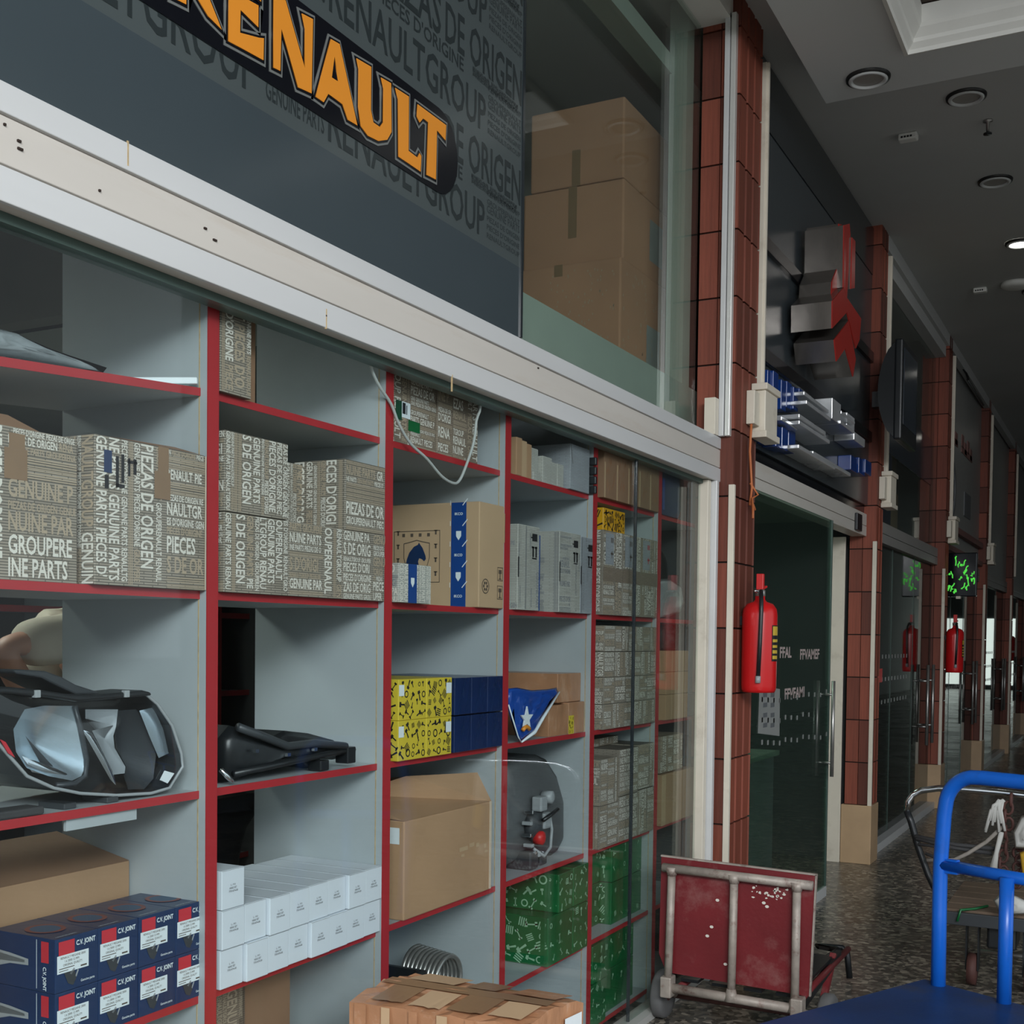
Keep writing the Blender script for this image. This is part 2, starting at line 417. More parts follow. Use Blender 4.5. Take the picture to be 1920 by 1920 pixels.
def word_print(mb, fn, w_, h_, seed, S_=1.0, m0=0, m1=1):
    """carton covered in blocks of words running across and down"""
    rng = random.Random(seed); x = .002
    while x < w_ - .01:
        vertical = rng.random() < .5
        bw = min(w_ - x, rng.uniform(.07, .15)*S_)
        if w_ - x - bw < .03: bw = w_ - x
        def fill(L_, D_, place):
            d = .002
            while d < D_ - .006:
                hh = rng.choice([.027, .021, .016, .012, .010, .008])*S_
                if d + hh > D_ - .002: hh = D_ - .002 - d
                if hh < .005: break
                if hh < .0105*S_ and rng.random() < .5:
                    place(None, d, hh, L_, 0, 0); d += hh*1.2; continue
                p = .002 - rng.choice([0, 0, .02, .05])*S_
                while p < L_ - .006:
                    wd = rng.choice(WORDS); per = text_w(wd, hh)/len(wd)
                    if p < .002: cut = int((.002-p)/per)+1; wd = wd[cut:].strip(); p = .002
                    n = int((L_-.003-p)/per)
                    if n < 2: break
                    wd = wd[:n].strip()
                    if len(wd) < 2: p += per*2; continue
                    place(wd, d, hh, L_, p, text_w(wd, hh)); p += text_w(wd, hh) + hh*.35
                d += hh*1.22
        if vertical:
            def pl(wd, d, hh, L_, p, tw, x=x):
                if wd is None:
                    for k in range(3): rect(mb, fn, x+d+hh*k/3, x+d+hh*(k/3+.16), .003, L_-.003, m1)
                    return
                put_text(mb, wd, fn, x+d, h_-p, hh, tw, 3, m0 if rng.random() < .72 else m1)
            fill(h_, bw, pl)
        else:
            def pl(wd, d, hh, L_, p, tw, x=x):
                y = h_ - d - hh
                if wd is None:
                    for k in range(3): rect(mb, fn, x+.002, x+L_-.002, y+hh*k/3, y+hh*(k/3+.16), m1)
                    return
                put_text(mb, wd, fn, x+p, y, hh, tw, 0, m0 if rng.random() < .72 else m1)
            fill(bw, h_, pl)
        x += bw + .003
def icon_print(mb, fn, w_, h_, seed, n, sz, m=0):
    """scatter of little machine-part pictograms"""
    rng = random.Random(seed)
    def poly(pts): mb.add([fn(a, b) for a, b in pts], [tuple(range(len(pts)))], m)
    gx = max(1, round(math.sqrt(n*w_/h_))); gy = max(1, round(n/gx)); n = gx*gy
    for i in range(n):
        cx = min(max(((i % gx)+.5+rng.uniform(-.25, .25))*w_/gx, sz*.62), w_-sz*.62); cy = min(max(((i//gx)+.5+rng.uniform(-.25, .25))*h_/gy, sz*.62), h_-sz*.62); a = rng.uniform(0, 3.14); s = sz*rng.uniform(.6, 1.1)
        ca, sa = math.cos(a), math.sin(a)
        def q(u, v): return (cx+s*(u*ca-v*sa), cy+s*(u*sa+v*ca))
        t = rng.randrange(5)
        if t == 0:
            ring = [q(.45*math.cos(k*math.pi/6), .45*math.sin(k*math.pi/6)) for k in range(13)]; inn = [q(.3*math.cos(k*math.pi/6), .3*math.sin(k*math.pi/6)) for k in range(13)]
            for k in range(12): poly([ring[k], ring[k+1], inn[k+1], inn[k]])
        elif t == 1:
            poly([q(-.5, -.09), q(.2, -.09), q(.2, .09), q(-.5, .09)]); poly([q(.15, -.28), q(.5, -.28), q(.5, .28), q(.15, .28)])
        elif t == 2:
            for k in range(4): poly([q(-.45, -.4+k*.24), q(.45, -.4+k*.24), q(.45, -.27+k*.24), q(-.45, -.27+k*.24)])
        elif t == 3:
            poly([q(-.12, -.6), q(.12, -.6), q(.08, .3), q(-.08, .3)]); poly([q(-.3, .25), q(.3, .25), q(.22, .6), q(-.22, .6)])
        else:
            poly([q(-.6, -.08), q(.6, -.08), q(.6, .05), q(-.6, .05)]); poly([q(-.6, -.25), q(-.4, -.25), q(-.4, .25), q(-.6, .25)]); poly([q(.35, -.2), q(.6, -.2), q(.6, .22), q(.35, .22)])
# faces of a box given its world extents: (u, v) -> point just proud of that face
E_ = .0007
def face_front(x1, y0, z0, e=E_): return lambda u, v: (x1+e, y0+u, z0+v)
def face_side(x1, x0, y0, z0, e=E_): return lambda u, v: (x0+u, y0-e, z0+v)
def face_top(x1, y0, z1, e=E_): return lambda u, v: (x1-v, y0+u, z1+e)
def rect(mb, fn, u0, u1, v0, v1, m=0): mb.add([fn(u0, v0), fn(u1, v0), fn(u1, v1), fn(u0, v1)], [(0, 1, 2, 3)], m)

# ================================================================== THE SETTING
Y0, Y1 = -2.2, 44.0
PIL = [5.15 + 3.2*k for k in range(0, 9)]         # near edge of each tiled pillar
struct(MB().box(-3.6, 6.5, -6, Y1, -.1, 0).build('floor', 'terrazzo'))
struct(MB().box(-40, 60, -60, 80, -.16, -.105).build('ground', 'paving'))
struct(MB().box(-3.6, 5.2, Y0, Y1, 4.30, 4.42).build('ceiling', 'plaster'))
# dropped ceiling slab with a coffer framed in crown moulding
sl = MB()
hx0, hx1, hy0, hy1 = .69, 3.2, 2.2, 5.52
for b in ((.25, hx0, -1.2, 5.91), (hx1, 4.6, -1.2, 5.91), (hx0, hx1, -1.2, hy0), (hx0, hx1, hy1, 5.91)): sl.box(b[0], b[1], b[2], b[3], 4.10, 4.299)
slab = struct(sl.build('ceiling_slab', 'slab_white'))
mo = MB()
prof = [(0.0, 4.10), (-.012, 4.088), (-.012, 4.072), (.006, 4.068), (.010, 4.085), (.030, 4.105), (.034, 4.12), (.062, 4.15), (.070, 4.165), (.070, 4.24), (.0, 4.24)]
def ringpts(d, z): return [(hx0+d, hy0+d, z), (hx1-d, hy0+d, z), (hx1-d, hy1-d, z), (hx0+d, hy1-d, z)]
vs = [p for d, z in prof for p in ringpts(d, z)]
mo.add(vs, [(i*4+k, i*4+(k+1) % 4, (i+1)*4+(k+1) % 4, (i+1)*4+k) for i in range(len(prof)-1) for k in range(4)])
mo.build('crown_moulding', 'moulding_white', slab, fix=True)
MB().box(hx0, hx1, hy0, hy1, 4.245, 4.29).build('coffer_panel', 'coffer_brown', slab)
# rooms behind the fronts
struct(MB().box(-3.7, -3.6, Y0, Y1, 0, 4.3).build('wall_back', 'dark_room'))
struct(MB().box(5.0, 5.2, 7.5, Y1, 0, 4.3).build('wall_right', 'plaster'))
end = struct(MB().box(-.5, 5.2, Y1-.2, Y1, 0, 4.3).build('wall_end', 'dark_room'))
for k in range(4): MB().box(.2+k*1.15, 1.2+k*1.15, Y1-.23, Y1-.201, .15, 2.4).build('pane', 'daylight_pane', end)
for k, y in enumerate(PIL): struct(MB().box(-3.6, -.13, y+.1, y+.22, 0, (4.3 if k else 2.46)).build('wall_partition' + ('_%d' % (k+1)), 'dark_room'))
struct(MB().box(-3.6, .0, Y0-.1, Y0, 0, 4.3).build('wall_near', 'dark_room'))

# tiled pillars
TILE_H = .29
def shared_tile(dx, dy, grooves):
    mb = MB().box(0, dx, 0, dy, 0, TILE_H-.008)
    return mb.mesh('tile', 'terracotta')
tile_front = {}; tile_side = {}
def ribbed(wid, n):
    """tile with shallow upright ribs, proud along +X, width along Y"""
    mb = MB(); step = wid/n; pts = []
    for i in range(n):
        pts += [(i*step, .014), (i*step+step*.72, .014), (i*step+step*.80, .008), (i*step+step*.94, .008)]
    pts += [(wid, .014), (wid, 0), (0, 0)]
    mb.prism(pts, lambda a, b, w_: (b, a, w_), 0, TILE_H-.008)
    return mb.mesh('tile', 'terracotta')
T_FRONT = ribbed(.318, 3); T_SLIM = ribbed(.208, 2); T_SIDE = MB().box(0, .084, -.014, 0, 0, TILE_H-.008).mesh('tile', 'terracotta')
def pillar(n, y, top=4.29):
    w_ = .33 if n == 1 else .22
    p = struct(MB().box(-.118, .046, y+.014, y+w_, .0, top).build('pillar_%d' % n, 'grout'))
    b = MB().box(-.135, .068, y-.012, y+w_+.015, 0, .40).build('base', 'marble', p, .004)
    z = .405
    while z < top-.05:
        o = link('tile', T_FRONT if n == 1 else T_SLIM, p); o.location = (.046, y+.010, z)
        for k in range(2):
            o = link('tile', T_SIDE, p); o.location = (-.114+k*.088, y+.014, z)
        z += TILE_H
    c = MB().box(.040, .0665, y-.010, y+.012, .40, 2.19).build('corner_strip', 'ivory', p, .002)
    u = MB().box(.02, .075, y+w_+.015, y+w_+.055, 2.46, 4.16); u.box(.06, .085, y+w_+.022, y+w_+.042, 2.46, 4.16)
    u.build('corner_strip', 'ivory', p, .002)
    return p
for k, y in enumerate(PIL[:7]): pillar(k+1, y)

# ---- shop front with the shelves: header, jambs, panes
hd = struct(MB().box(-.10, -.012, Y0, 5.215, 2.206, 2.396).build('trim_1', 'cream_metal'))
for z0, z1, mt, x1 in ((2.204, 2.262, 'white_metal', -.001), (2.266, 2.344, 'cream_metal', -.004), (2.348, 2.398, 'white_metal', -.001)):
    MB().box(-.013, x1, Y0, 5.22, z0, z1).build('slat', mt, hd, .002)
for k_, (a_, b_) in enumerate(((10, 233), (37, 264), (39, 279), (188, 357), (386, 428), (404, 450), (612, 592), (1010, 690))):
    y_, z_ = YZ(a_, b_, -.001); mk_ = MB(); w2 = .002+.0015*(k_ % 3); mk_.box(-.0042, -.0005, y_-w2, y_+w2, z_-.0018, z_+.0018); mk_.build('paint_chip', 'grout', hd)
for a_, b_ in ((612, 600), (848, 720), (240, 290)):
    y_, z_ = YZ(a_, b_, -.001); MB().box(-.0042, -.0006, y_-.0018, y_+.0018, z_-.02, z_+.025).build('joint_line', 'raw_board', hd)
rl = struct(MB().box(-.085, -.045, Y0, 5.06, 2.188, 2.206).build('trim_2', 'green_frame'))
jb = struct(MB().box(-.066, -.02, 5.045, 5.085, .0, 2.204).build('trim_3', 'ivory', None, .003))
MB().box(-.030, .004, 5.090, 5.122, .0, 2.204).build('channel', 'white_metal', jb, .003)
def pane(n, y0, y1, z0, z1, x, m_, th=.008):
    return struct(MB().box(x-th/2, x+th/2, y0, y1, z0, z1).build('window_%d' % n, m_))
pane(1, Y0+.1, 4.298, .03, 2.20, -.060, 'pane')
pane(2, 4.306, 5.046, .03, 2.20, -.060, 'pane_dusty')
struct(MB().box(-.066, -.054, 4.299, 4.305, .03, 2.2).build('trim_4', 'panel_black'))
struct(MB().box(-.10, -.02, Y0, 5.05, 0, .03).build('trim_5', 'aluminium'))
# upper window: mezzanine deck edge, frame, pane
mz = struct(MB().box(-3.55, -.15, 3.2, 8.3, 2.47, 2.63).build('floor_mezzanine', 'mezz_green'))
MB().box(-.152, -.13, 3.24, 5.14, 2.40, 2.465).build('red_strip', 'dark_red', mz)
struct(MB().box(-3.55, -.16, 3.10, 3.19, 2.64, 4.29).build('wall_mezzanine', 'mezz_wall'))
struct(MB().box(-1.5, -1.4, 3.2, 8.3, 2.64, 4.29).build('wall_mezzanine_back', 'mezz_wall'))
bmz = struct(MB().box(-.32, -.22, 3.2, 5.6, 3.98, 4.06).build('trim_6', 'mezz_green'))
struct(MB().box(-.23, -.15, 5.05, 5.14, 2.63, 4.29).build('trim_7', 'mezz_green'))
pane(3, 3.235, 5.125, 2.40, 4.22, -.12, 'pane_dusty')
f7 = struct(MB().box(.024, .046, 5.118, 5.15, 2.40, 4.22).build('trim_8', 'aluminium', None, .002))
MB().box(-.002, .020, 5.112, 5.142, 2.40, 4.22).build('channel', 'white_metal', f7, .002)
MB().box(-.05, .0, 5.06, 5.11, 2.40, 2.56).build('end_block', 'ivory', f7, .002)
struct(MB().box(-.14, .02, Y0, 5.15, 4.20, 4.30).build('trim_9', 'moulding_white'))

# ---- big dark sign board over the header
sg = thing('shop_sign', 'large dark glossy sign board with orange capitals on a black rounded bar', 'sign', (-.04, 1.0, 2.398))
MB().box(-.12, -.003, Y0, 3.213, 2.398, 2.604).build('lower_panel', 'film_grey_low', sg)
MB().box(-.12, -.003, Y0, 3.213, 2.604, 4.19).build('upper_panel', 'film_grey', sg)
MB().box(-.12, .001, 3.213, 3.226, 2.40, 4.19).build('edge_trim', 'panel_black', sg)
tx = MB(); fs_ = lambda u, v: (-.0022, u, v)
def line(word, y1, z, hgt, width, m=0): put_text(tx, word, fs_, y1-width, z, hgt, width, 0, m, .012)
for k in range(4):
    zz = 2.628 + .2905*k
    line('RENAULTGROUP', 2.992, zz, .098, .735); line('RENAULTGROUP', 2.005, zz, .098, .735)
    line('GENUINE PARTS', 2.242, zz+.007, .042, .205)
    line('DE ORIGEN', 3.208, zz+.158, .104, .44); line('PIEZAS', 2.745, zz+.158, .104, .30)
    line("PIECES D'ORIGINE", 2.865, zz+.115, .036, .42)
    line("PIECES D'ORIGINE", 2.30, zz+.130, .045, .55)
    line('PIEZAS DE ORIGEN', 1.70, zz+.16, .09, .66)
    for j in range(6):
        line(WORDS[j % 5], 3.205, zz+.004+j*.0235, .015 if j != 3 else .022, .20, 1)
        line(WORDS[(j+2) % 5], 2.905+.28, zz+.126-.0*j+j*.004, .006, .27, 1)
    for j in range(4): line(WORDS[(j+1) % 5], 2.44, zz+.118+j*.022, .013, .2, 1)
tx.build('film_lettering', ['film_text', 'film_text_fine'], sg)
# rounded black bar
bz0, bz1 = 2.668, 2.886; ry = 2.735
arc = [(ry + .10*math.cos(a), (bz0+bz1)/2 + (bz1-bz0)/2*math.sin(a)) for a in [(-90+180*i/14)*math.pi/180 for i in range(15)]]
bar = MB(); bar.prism(arc + [(1.62-(a-ry), b) for a, b in arc[::-1]], fx, -.003, .0)
bar.build('black_bar', 'sign_black', sg)
# orange capitals with grey outline (outline traced in the sign's own plane)
LET = {
 'N': [[(1532,-30),(1598,5),(1706,385),(1708,165),(1690,78),(1752,110),(1744,528),(1668,493),(1574,165),(1568,402),(1530,382)]],
 'A': [[(1853,222),(1902,250),(2002,708),(1948,676),(1918,588),(1838,530),(1812,578),(1768,545)], [(1873,320),(1858,438),(1896,462)]],
 'U': [[(1998,330),(2080,378),(2078,620),(2092,690),(2128,716),(2148,690),(2150,500),(2136,438),(2192,470),(2194,745),(2170,788),(2120,795),(2060,765),(2022,710),(2008,600),(2010,390)]],
 'L': [[(2216,496),(2292,545),(2290,850),(2340,888),(2352,862),(2362,880),(2358,968),(2234,882),(2232,560)]],
 'T': [[(2342,588),(2502,706),(2498,792),(2478,768),(2450,735),(2444,1012),(2392,984),(2402,690),(2372,668),(2352,692),(2338,655)]],
}
def curve_mesh(name, polys, off, x0, x1, mt, parent):
    cu = bpy.data.curves.new(name, 'CURVE'); cu.dimensions = '2D'; cu.fill_mode = 'BOTH'; cu.offset = off; cu.extrude = (x1-x0)/2; cu.resolution_u = 4
    for pl in polys:
        sp = cu.splines.new('POLY'); sp.points.add(len(pl)-1); sp.use_cyclic_u = True
        for i, (a, b) in enumerate(pl): sp.points[i].co = (a, b, 0, 1)
    o = bpy.data.objects.new(name, cu); COL.objects.link(o)
    dg = bpy.context.evaluated_depsgraph_get(); me = bpy.data.meshes.new_from_object(o.evaluated_get(dg))
    bpy.data.objects.remove(o); bpy.data.curves.remove(cu)
    pl = Vector(parent.location); 
    for v in me.vertices:
        y, z, d = v.co; v.co = ((x0+x1)/2 + d - pl.x, y - pl.y, z - pl.z)
    me.materials.clear(); me.materials.append(M[mt]); me.name = name
    bm = bmesh.new(); bm.from_mesh(me); bmesh.ops.recalc_face_normals(bm, faces=bm.faces); bm.to_mesh(me); bm.free()
    return link(name, me, parent)
LET2 = {   # the two capitals cut by the top of the view, in the sign's own (Y, Z) metres
 'R': [[(1.755,2.708),(1.791,2.712),(1.791,2.772),(1.800,2.772),(1.820,2.740),(1.852,2.718),(1.892,2.709),(1.880,2.724),(1.838,2.775),(1.866,2.795),(1.872,2.825),(1.858,2.850),(1.825,2.862),(1.745,2.862),(1.757,2.848)], [(1.791,2.838),(1.822,2.836),(1.836,2.818),(1.822,2.792),(1.791,2.79)]],
 'E': [[(1.914,2.862),(2.012,2.862),(2.012,2.820),(1.950,2.832),(1.949,2.803),(2.004,2.809),(2.004,2.764),(1.948,2.774),(1.947,2.728),(2.006,2.744),(2.022,2.750),(2.021,2.704),(1.912,2.696)]]}
for ch, polys in list(LET.items()) + list(LET2.items()):
    pp_ = []
    for pl in polys:
        q = pl if ch in LET2 else [YZ(a/3, b/3, 0.0) for a, b in pl]
        pp_.append(q)
    outer = pp_[0]
    ar = sum(outer[i][0]*outer[(i+1) % len(outer)][1]-outer[(i+1) % len(outer)][0]*outer[i][1] for i in range(len(outer)))
    if ar < 0: pp_[0] = outer[::-1]
    curve_mesh('letter_outline', [pp_[0]], .0105, -.002, .0015, 'sign_grey', sg)
    curve_mesh('letter_black_edge', [pp_[0]], .0050, -.001, .0028, 'sign_black', sg)  # black edge between grey outline and orange letter
    curve_mesh('letter', pp_, 0, .0, .0045, 'sign_orange', sg)

# ================================================================== SHELVING
UPR = [1.312, 1.990, 2.668, 3.336, 4.014, 4.674, 5.335]
LEV = [.06, .388, .725, 1.168, 1.595, 2.025]
XF, XB = -.10, -.53
sh = thing('shelving_unit', 'tall grey shelving with red edge banding behind the shop window', 'shelving', (-.3, 3.3, 0.0))
for y in UPR:
    u = MB().box(XB, XF-.002, y-.0175, y+.0175, 0, 2.40).build('upright', 'shelf_grey', sh)
    MB().box(XF-.002, XF, y-.0175, y+.0175, 0, 2.40).build('edge_band', 'edge_red', u)
    MB().box(-.1245, -.1215, y-.0182, y+.0182, 0, 2.40).build('seam', 'raw_board', u)
for i in range(6):
    a, b = UPR[i]+.0176, UPR[i+1]-.0176
    for j, z in enumerate(LEV):
        tilt = -.052 if (i == 0 and j == 5) else 0.0
        def slab_box(x0, x1, zz0, zz1):
            mb = MB()
            vs = [(x, y, zc + (tilt if y == a else 0)) for zc in (zz0, zz1) for y in (a, b) for x in (x0, x1)]
            mb.add(vs, [(0, 2, 3, 1), (4, 5, 7, 6), (0, 1, 5, 4), (2, 6, 7, 3), (0, 4, 6, 2), (1, 3, 7, 5)])
            return mb
        s = slab_box(XB, -.122, z-.017, z).build('shelf', 'shelf_grey', sh)
        slab_box(-.122, -.1195, z-.017, z).build('edge_band', 'edge_red', s)
for i in range(2, 6):
    MB().box(XB-.008, XB, UPR[i], UPR[i+1], 0, 2.4).build('back_panel', 'shelf_grey', sh)
# dark shelving deep in the shop, seen through the open backs
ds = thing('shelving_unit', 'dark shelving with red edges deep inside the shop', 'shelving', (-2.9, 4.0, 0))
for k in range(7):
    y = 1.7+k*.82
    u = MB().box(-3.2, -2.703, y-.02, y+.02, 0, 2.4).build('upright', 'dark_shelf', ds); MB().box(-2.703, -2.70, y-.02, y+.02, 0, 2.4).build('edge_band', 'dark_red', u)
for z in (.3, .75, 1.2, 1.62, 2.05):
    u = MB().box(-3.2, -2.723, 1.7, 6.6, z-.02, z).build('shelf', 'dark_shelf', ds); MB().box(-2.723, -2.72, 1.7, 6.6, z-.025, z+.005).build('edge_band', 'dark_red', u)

# ================================================================== CARTONS
class Carton:
    """one box standing on a shelf: thing at its base, body, then printed parts on its faces"""
    def __init__(s, name, label, cat, x1, y0, y1, z0, z1, d, m_, group=None, bevel=.002, rz=0):
        s.x1, s.x0, s.y0, s.y1, s.z0, s.z1 = x1, x1-d, y0, y1, z0, z1
        s.w, s.h, s.d = y1-y0, z1-z0, d
        s.t = thing(name, label, cat, ((x1-d/2), (y0+y1)/2, z0), group)
        s.body = MB().box(s.x0, s.x1, s.y0, s.y1, s.z0, s.z1).build('body', m_, s.t, bevel)
        s.rz = rz
    def turn(s):
        s.t.rotation_euler.z = s.rz
    def front(s, e=E_): return face_front(s.x1, s.y0, s.z0, e)
    def side(s, e=E_): return face_side(s.x1, s.x0, s.y0, s.z0, e)
    def top(s, e=E_): return face_top(s.x1, s.y0, s.z1, e)
    def part(s, name, mats, draw, parent=None):
        mb = MB(); draw(mb); return mb.build(name, mats, parent or s.t)
    def words(s, seed, S_=1.0, sides=True, mats=('print_cream', 'print_tan')):
        def dr(mb):
            word_print(mb, s.front(), s.w, s.h, seed, S_)
            if sides: word_print(mb, s.side(), s.d, s.h, seed+50, S_)
        s.part('printed_lettering', list(mats), dr)
    def tape_top(s, m_='card_tape', frac=.5, wd=.05, drop=.06):
        c = s.y0 + s.w*frac
        mb = MB(); e = .0009
        mb.box(s.x0, s.x1+e, c-wd/2, c+wd/2, s.z1, s.z1+e); mb.box(s.x1, s.x1+e, c-wd/2, c+wd/2, s.z1-drop, s.z1)
        mb.build('tape', m_, s.t)
PB = 'print_board'
# ---- bay 1
c = Carton('printed_carton', 'word-printed carton with a ragged open flap, left of its twin', 'carton', -.128, 1.34, 1.646, 1.595, 1.868, .36, PB, 'word-printed cartons'); c.words(3, 1.25)
MB().add([(-.13, 1.35, 1.868), (-.13, 1.56, 1.868), (-.19, 1.54, 1.900), (-.21, 1.36, 1.905)], [(0, 1, 2, 3), (3, 2, 1, 0)]).build('flap', 'card_dark', c.t)
mb = MB(); rect(mb, c.front(.0012), .14, .19, .18, .235); rect(mb, c.front(.0012), .15, .185, .235, .262); mb.build('tape', 'card_tape', c.t)
c = Carton('printed_carton', 'word-printed carton with black marker scribbles on its front', 'carton', -.102, 1.664, 1.968, 1.595, 1.880, .36, PB, 'word-printed cartons'); c.words(8, 1.25)
mb = MB(); fn = c.front(.0014)
rect(mb, fn, .022, .042, .215, .258); mb.build('blue_stamp', 'navy_card', c.t)
mb = MB()
for u0, u1, v0, v1 in ((.052, .060, .19, .25), (.066, .074, .20, .255), (.052, .075, .19, .197), (.084, .09, .215, .25), (.098, .106, .22, .25), (.082, .108, .24, .246), (.024, .034, .185, .21)): rect(mb, fn, u0, u1, v0, v1)
mb.build('marker_scribble', 'print_black', c.t)
mb = MB(); rect(mb, c.front(.0012), .155, .20, .18, .235); rect(mb, c.front(.0012), .165, .195, .235, .285); mb.build('tape', 'card_tape', c.t)
MB().add([(-.104, 1.70, 1.8805), (-.104, 1.962, 1.8805), (-.17, 1.95, 1.900), (-.19, 1.72, 1.897)], [(0, 1, 2, 3), (3, 2, 1, 0)]).build('flap', 'card_dark', c.t)
mb = MB(); mb.box(-.1005, -.0995, 1.9655, 1.9685, 1.597, 1.878); mb.build('torn_edge', 'box_edge', c.t)
# plain carton behind the joint boxes
c = Carton('cardboard_carton', 'long plain brown carton standing behind the navy joint boxes', 'carton', -.315, 1.335, 1.967, .725, 1.0, .21, 'card'); 
# slanted lid
mb = MB(); mb.add([(-.315, 1.335, 1.0005), (-.315, 1.967, 1.0005), (-.50, 1.93, 1.055), (-.50, 1.335, 1.055), (-.525, 1.335, 1.0005), (-.525, 1.967, 1.0005)], [(0, 1, 2, 3), (4, 3, 2, 5), (1, 5, 2), (0, 3, 4)]); mb.build('lid', 'card_dark', c.t)
# navy joint boxes, four columns in two rows
cvx = [1.585, 1.690, 1.7965, 1.9015]
def cv_box():
    c = Carton('joint_box', 'navy joint box', 'box', -.118, 0, .1045, 0, .102, .17, 'navy_card', 'navy joint boxes', .0012)
    c.t.location = (-.118-.085, .05225, 0)
    f = c.front()
    def tg(mb):
        rect(mb, f, .008, .046, .070, .096); 
    c.part('red_tag', 'tag_red', tg)
    def lab(mb): rect(mb, c.front(.0009), .004, .080, .036, .070)
    lb = c.part('label', 'white_label', lab)
    def labt(mb):
        g = c.front(.0014)
        put_text(mb, 'RENAULT MEGANE 2000', g, .012, .0625, .0046, .060, bold=0)
        put_text(mb, '1.6 2000 12 MM', g, .022, .0555, .0046, .034, bold=0)
        put_text(mb, 'ORIGINAL QUALITY', g, .018, .0485, .0046, .046, bold=0)
        rect(mb, g, .008, .045, .0440, .0455); rect(mb, g, .008, .03, .0395, .0408); rect(mb, g, .06, .075, .0395, .0425)
    c.part('label_text', 'print_dark', labt, lb)
    def tx_(mb):
        put_text(mb, 'C.V. JOINT', f, .050, .082, .0095, .047, bold=.03)
        put_text(mb, 'Genuine parts', f, .061, .010, .005, .034, bold=.01)
        t = c.top(); put_text(mb, 'ORIGINAL PARTS', t, .012, .010, .0045, .05, bold=0)
        s = c.side(); put_text(mb, 'C.V. JOINT', s, .139, .048, .0085, .045, 3, bold=.03); rect(mb, s, .121, .1225, .005, .098)
    c.part('white_lettering', 'white_label', tx_)
    def sd(mb): rect(mb, c.side(), .134, .154, .056, .096)
    c.part('red_tag', 'tag_red', sd)
    def ring(mb):
        t = c.top(.0009)
        for r0, r1, m_ in ((.030, .040, 0), (.0, .030, 1)):
            for k in range(24):
                a, b = 2*math.pi*k/24, 2*math.pi*(k+1)/24
                mb.add([t(.052+r*math.cos(g)*.9, .085+r*math.sin(g)) for r, g in ((r0, a), (r1, a), (r1, b), (r0, b))], [(0, 1, 2, 3)], m_)
    c.part('round_emblem', ['emblem_red', 'emblem_blue'], ring)
    def joint(mb):
        g = c.front(.001)
        mb.add([g(*p) for p in ((.02, .036), (.03, .014), (.042, .008), (.05, .02), (.046, .036))], [(0, 1, 2, 3, 4)], 0)
        mb.add([g(*p) for p in ((.034, .032), (.044, .041), (.047, .038), (.038, .029))], [(0, 1, 2, 3)], 1)
        mb.add([g(*p) for p in ((.047, .024), (.053, .036), (.056, .034), (.05, .022))], [(0, 1, 2, 3)], 1)
        s = c.side(.001)
        mb.add([s(*p) for p in ((.0, .075), (.02, .066), (.05, .064), (.10, .058), (.10, .046), (.05, .044), (.02, .036), (.0, .03))], [tuple(range(8))], 1)
        mb.add([s(*p) for p in ((.01, .062), (.09, .055), (.09, .050), (.01, .046))], [(0, 1, 2, 3)], 0)
    c.part('joint_picture', ['dark_plastic', 'lamp_grey'], joint)
    return c.t
P = cv_box(); first = True
names = ['leftmost', 'second from left', 'second from right', 'rightmost']
for r, (zz, rn) in enumerate(((.827, 'upper'), (.725, 'lower'))):
    for k, y in enumerate(cvx):
        lab = 'navy C.V. joint box with white label, %s of the %s row' % (names[k], rn)
        loc = (-.118-.085, y+.05225, zz+.0006*(1-r))
        if first: P.location = loc; P['label'] = lab; first = False
        else: copy_tree(P, loc, lab)
MB()
# white profile and clutter on the top shelf
o = MB().bar((-.35, 1.80, 2.026), (-.115, 1.958, 2.036), .016, .014).build('plastic_profile', 'white_label', None, .002)
tag(o, 'white plastic profile lying across the end of the top left shelf', 'profile')
mb = MB(); rng = random.Random(4)
pts = [(1.34, 1.978), (1.42, 1.985), (1.55, 1.997), (1.66, 2.004), (1.74, 2.010), (1.75, 2.022), (1.62, 2.028), (1.52, 2.040), (1.44, 2.040), (1.34, 2.046)]
pts = [(a, b+.004) for a, b in pts]
mb.dome(pts, fx, -.16, .02, 5, noise=.012, seed=3); mb.prism(pts, fx, -.30, -.16)
tag(mb.build('plastic_wrap', 'bag_clear', None, fix=True), 'crumpled clear plastic wrap on the top left shelf', 'plastic wrap')
o = MB().box(-.135, -.128, 1.62, 1.80, 1.128, 1.150).build('shelf_label', 'shelf_grey'); tag(o, 'torn grey strip stuck under the red edge over the plain carton', 'strip')

# ---- bay 2
c = Carton('printed_carton', 'word-printed carton upright on the top shelf beside the white profile', 'carton', -.103, 2.015, 2.116, 2.025, 2.385, .33, PB, 'word-printed cartons'); c.words(21, 1.2, False)
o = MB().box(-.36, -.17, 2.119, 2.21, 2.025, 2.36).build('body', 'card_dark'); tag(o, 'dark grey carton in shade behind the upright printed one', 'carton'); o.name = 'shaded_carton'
spec = [('UL', 2.027, 2.244, 1.770, 1.945, .34, 'upper left of the four by the top of bay two', 31),
        ('LL', 2.026, 2.246, 1.595, 1.769, .34, 'lower left, under the squarer upper left one', 32),
        ('LM', 2.2475, 2.458, 1.595, 1.768, .34, 'lower middle of its shelf', 33),
        ('LR', 2.4605, 2.650, 1.595, 1.768, .34, 'lower right, under the warm-lit corner one', 34)]
desc = ['brown word-printed carton, upper left on the full shelf', 'brown word-printed carton, lower left on the full shelf', 'brown word-printed carton, lower middle on the full shelf', 'brown word-printed carton, lower right on the full shelf']
for (a, y0, y1, z0, z1, d, _, sd), lb in zip(spec, desc):
    c = Carton('printed_carton', lb, 'carton', -.100, y0, y1, z0, z1, d, PB, 'word-printed cartons'); c.words(sd, 1.1)
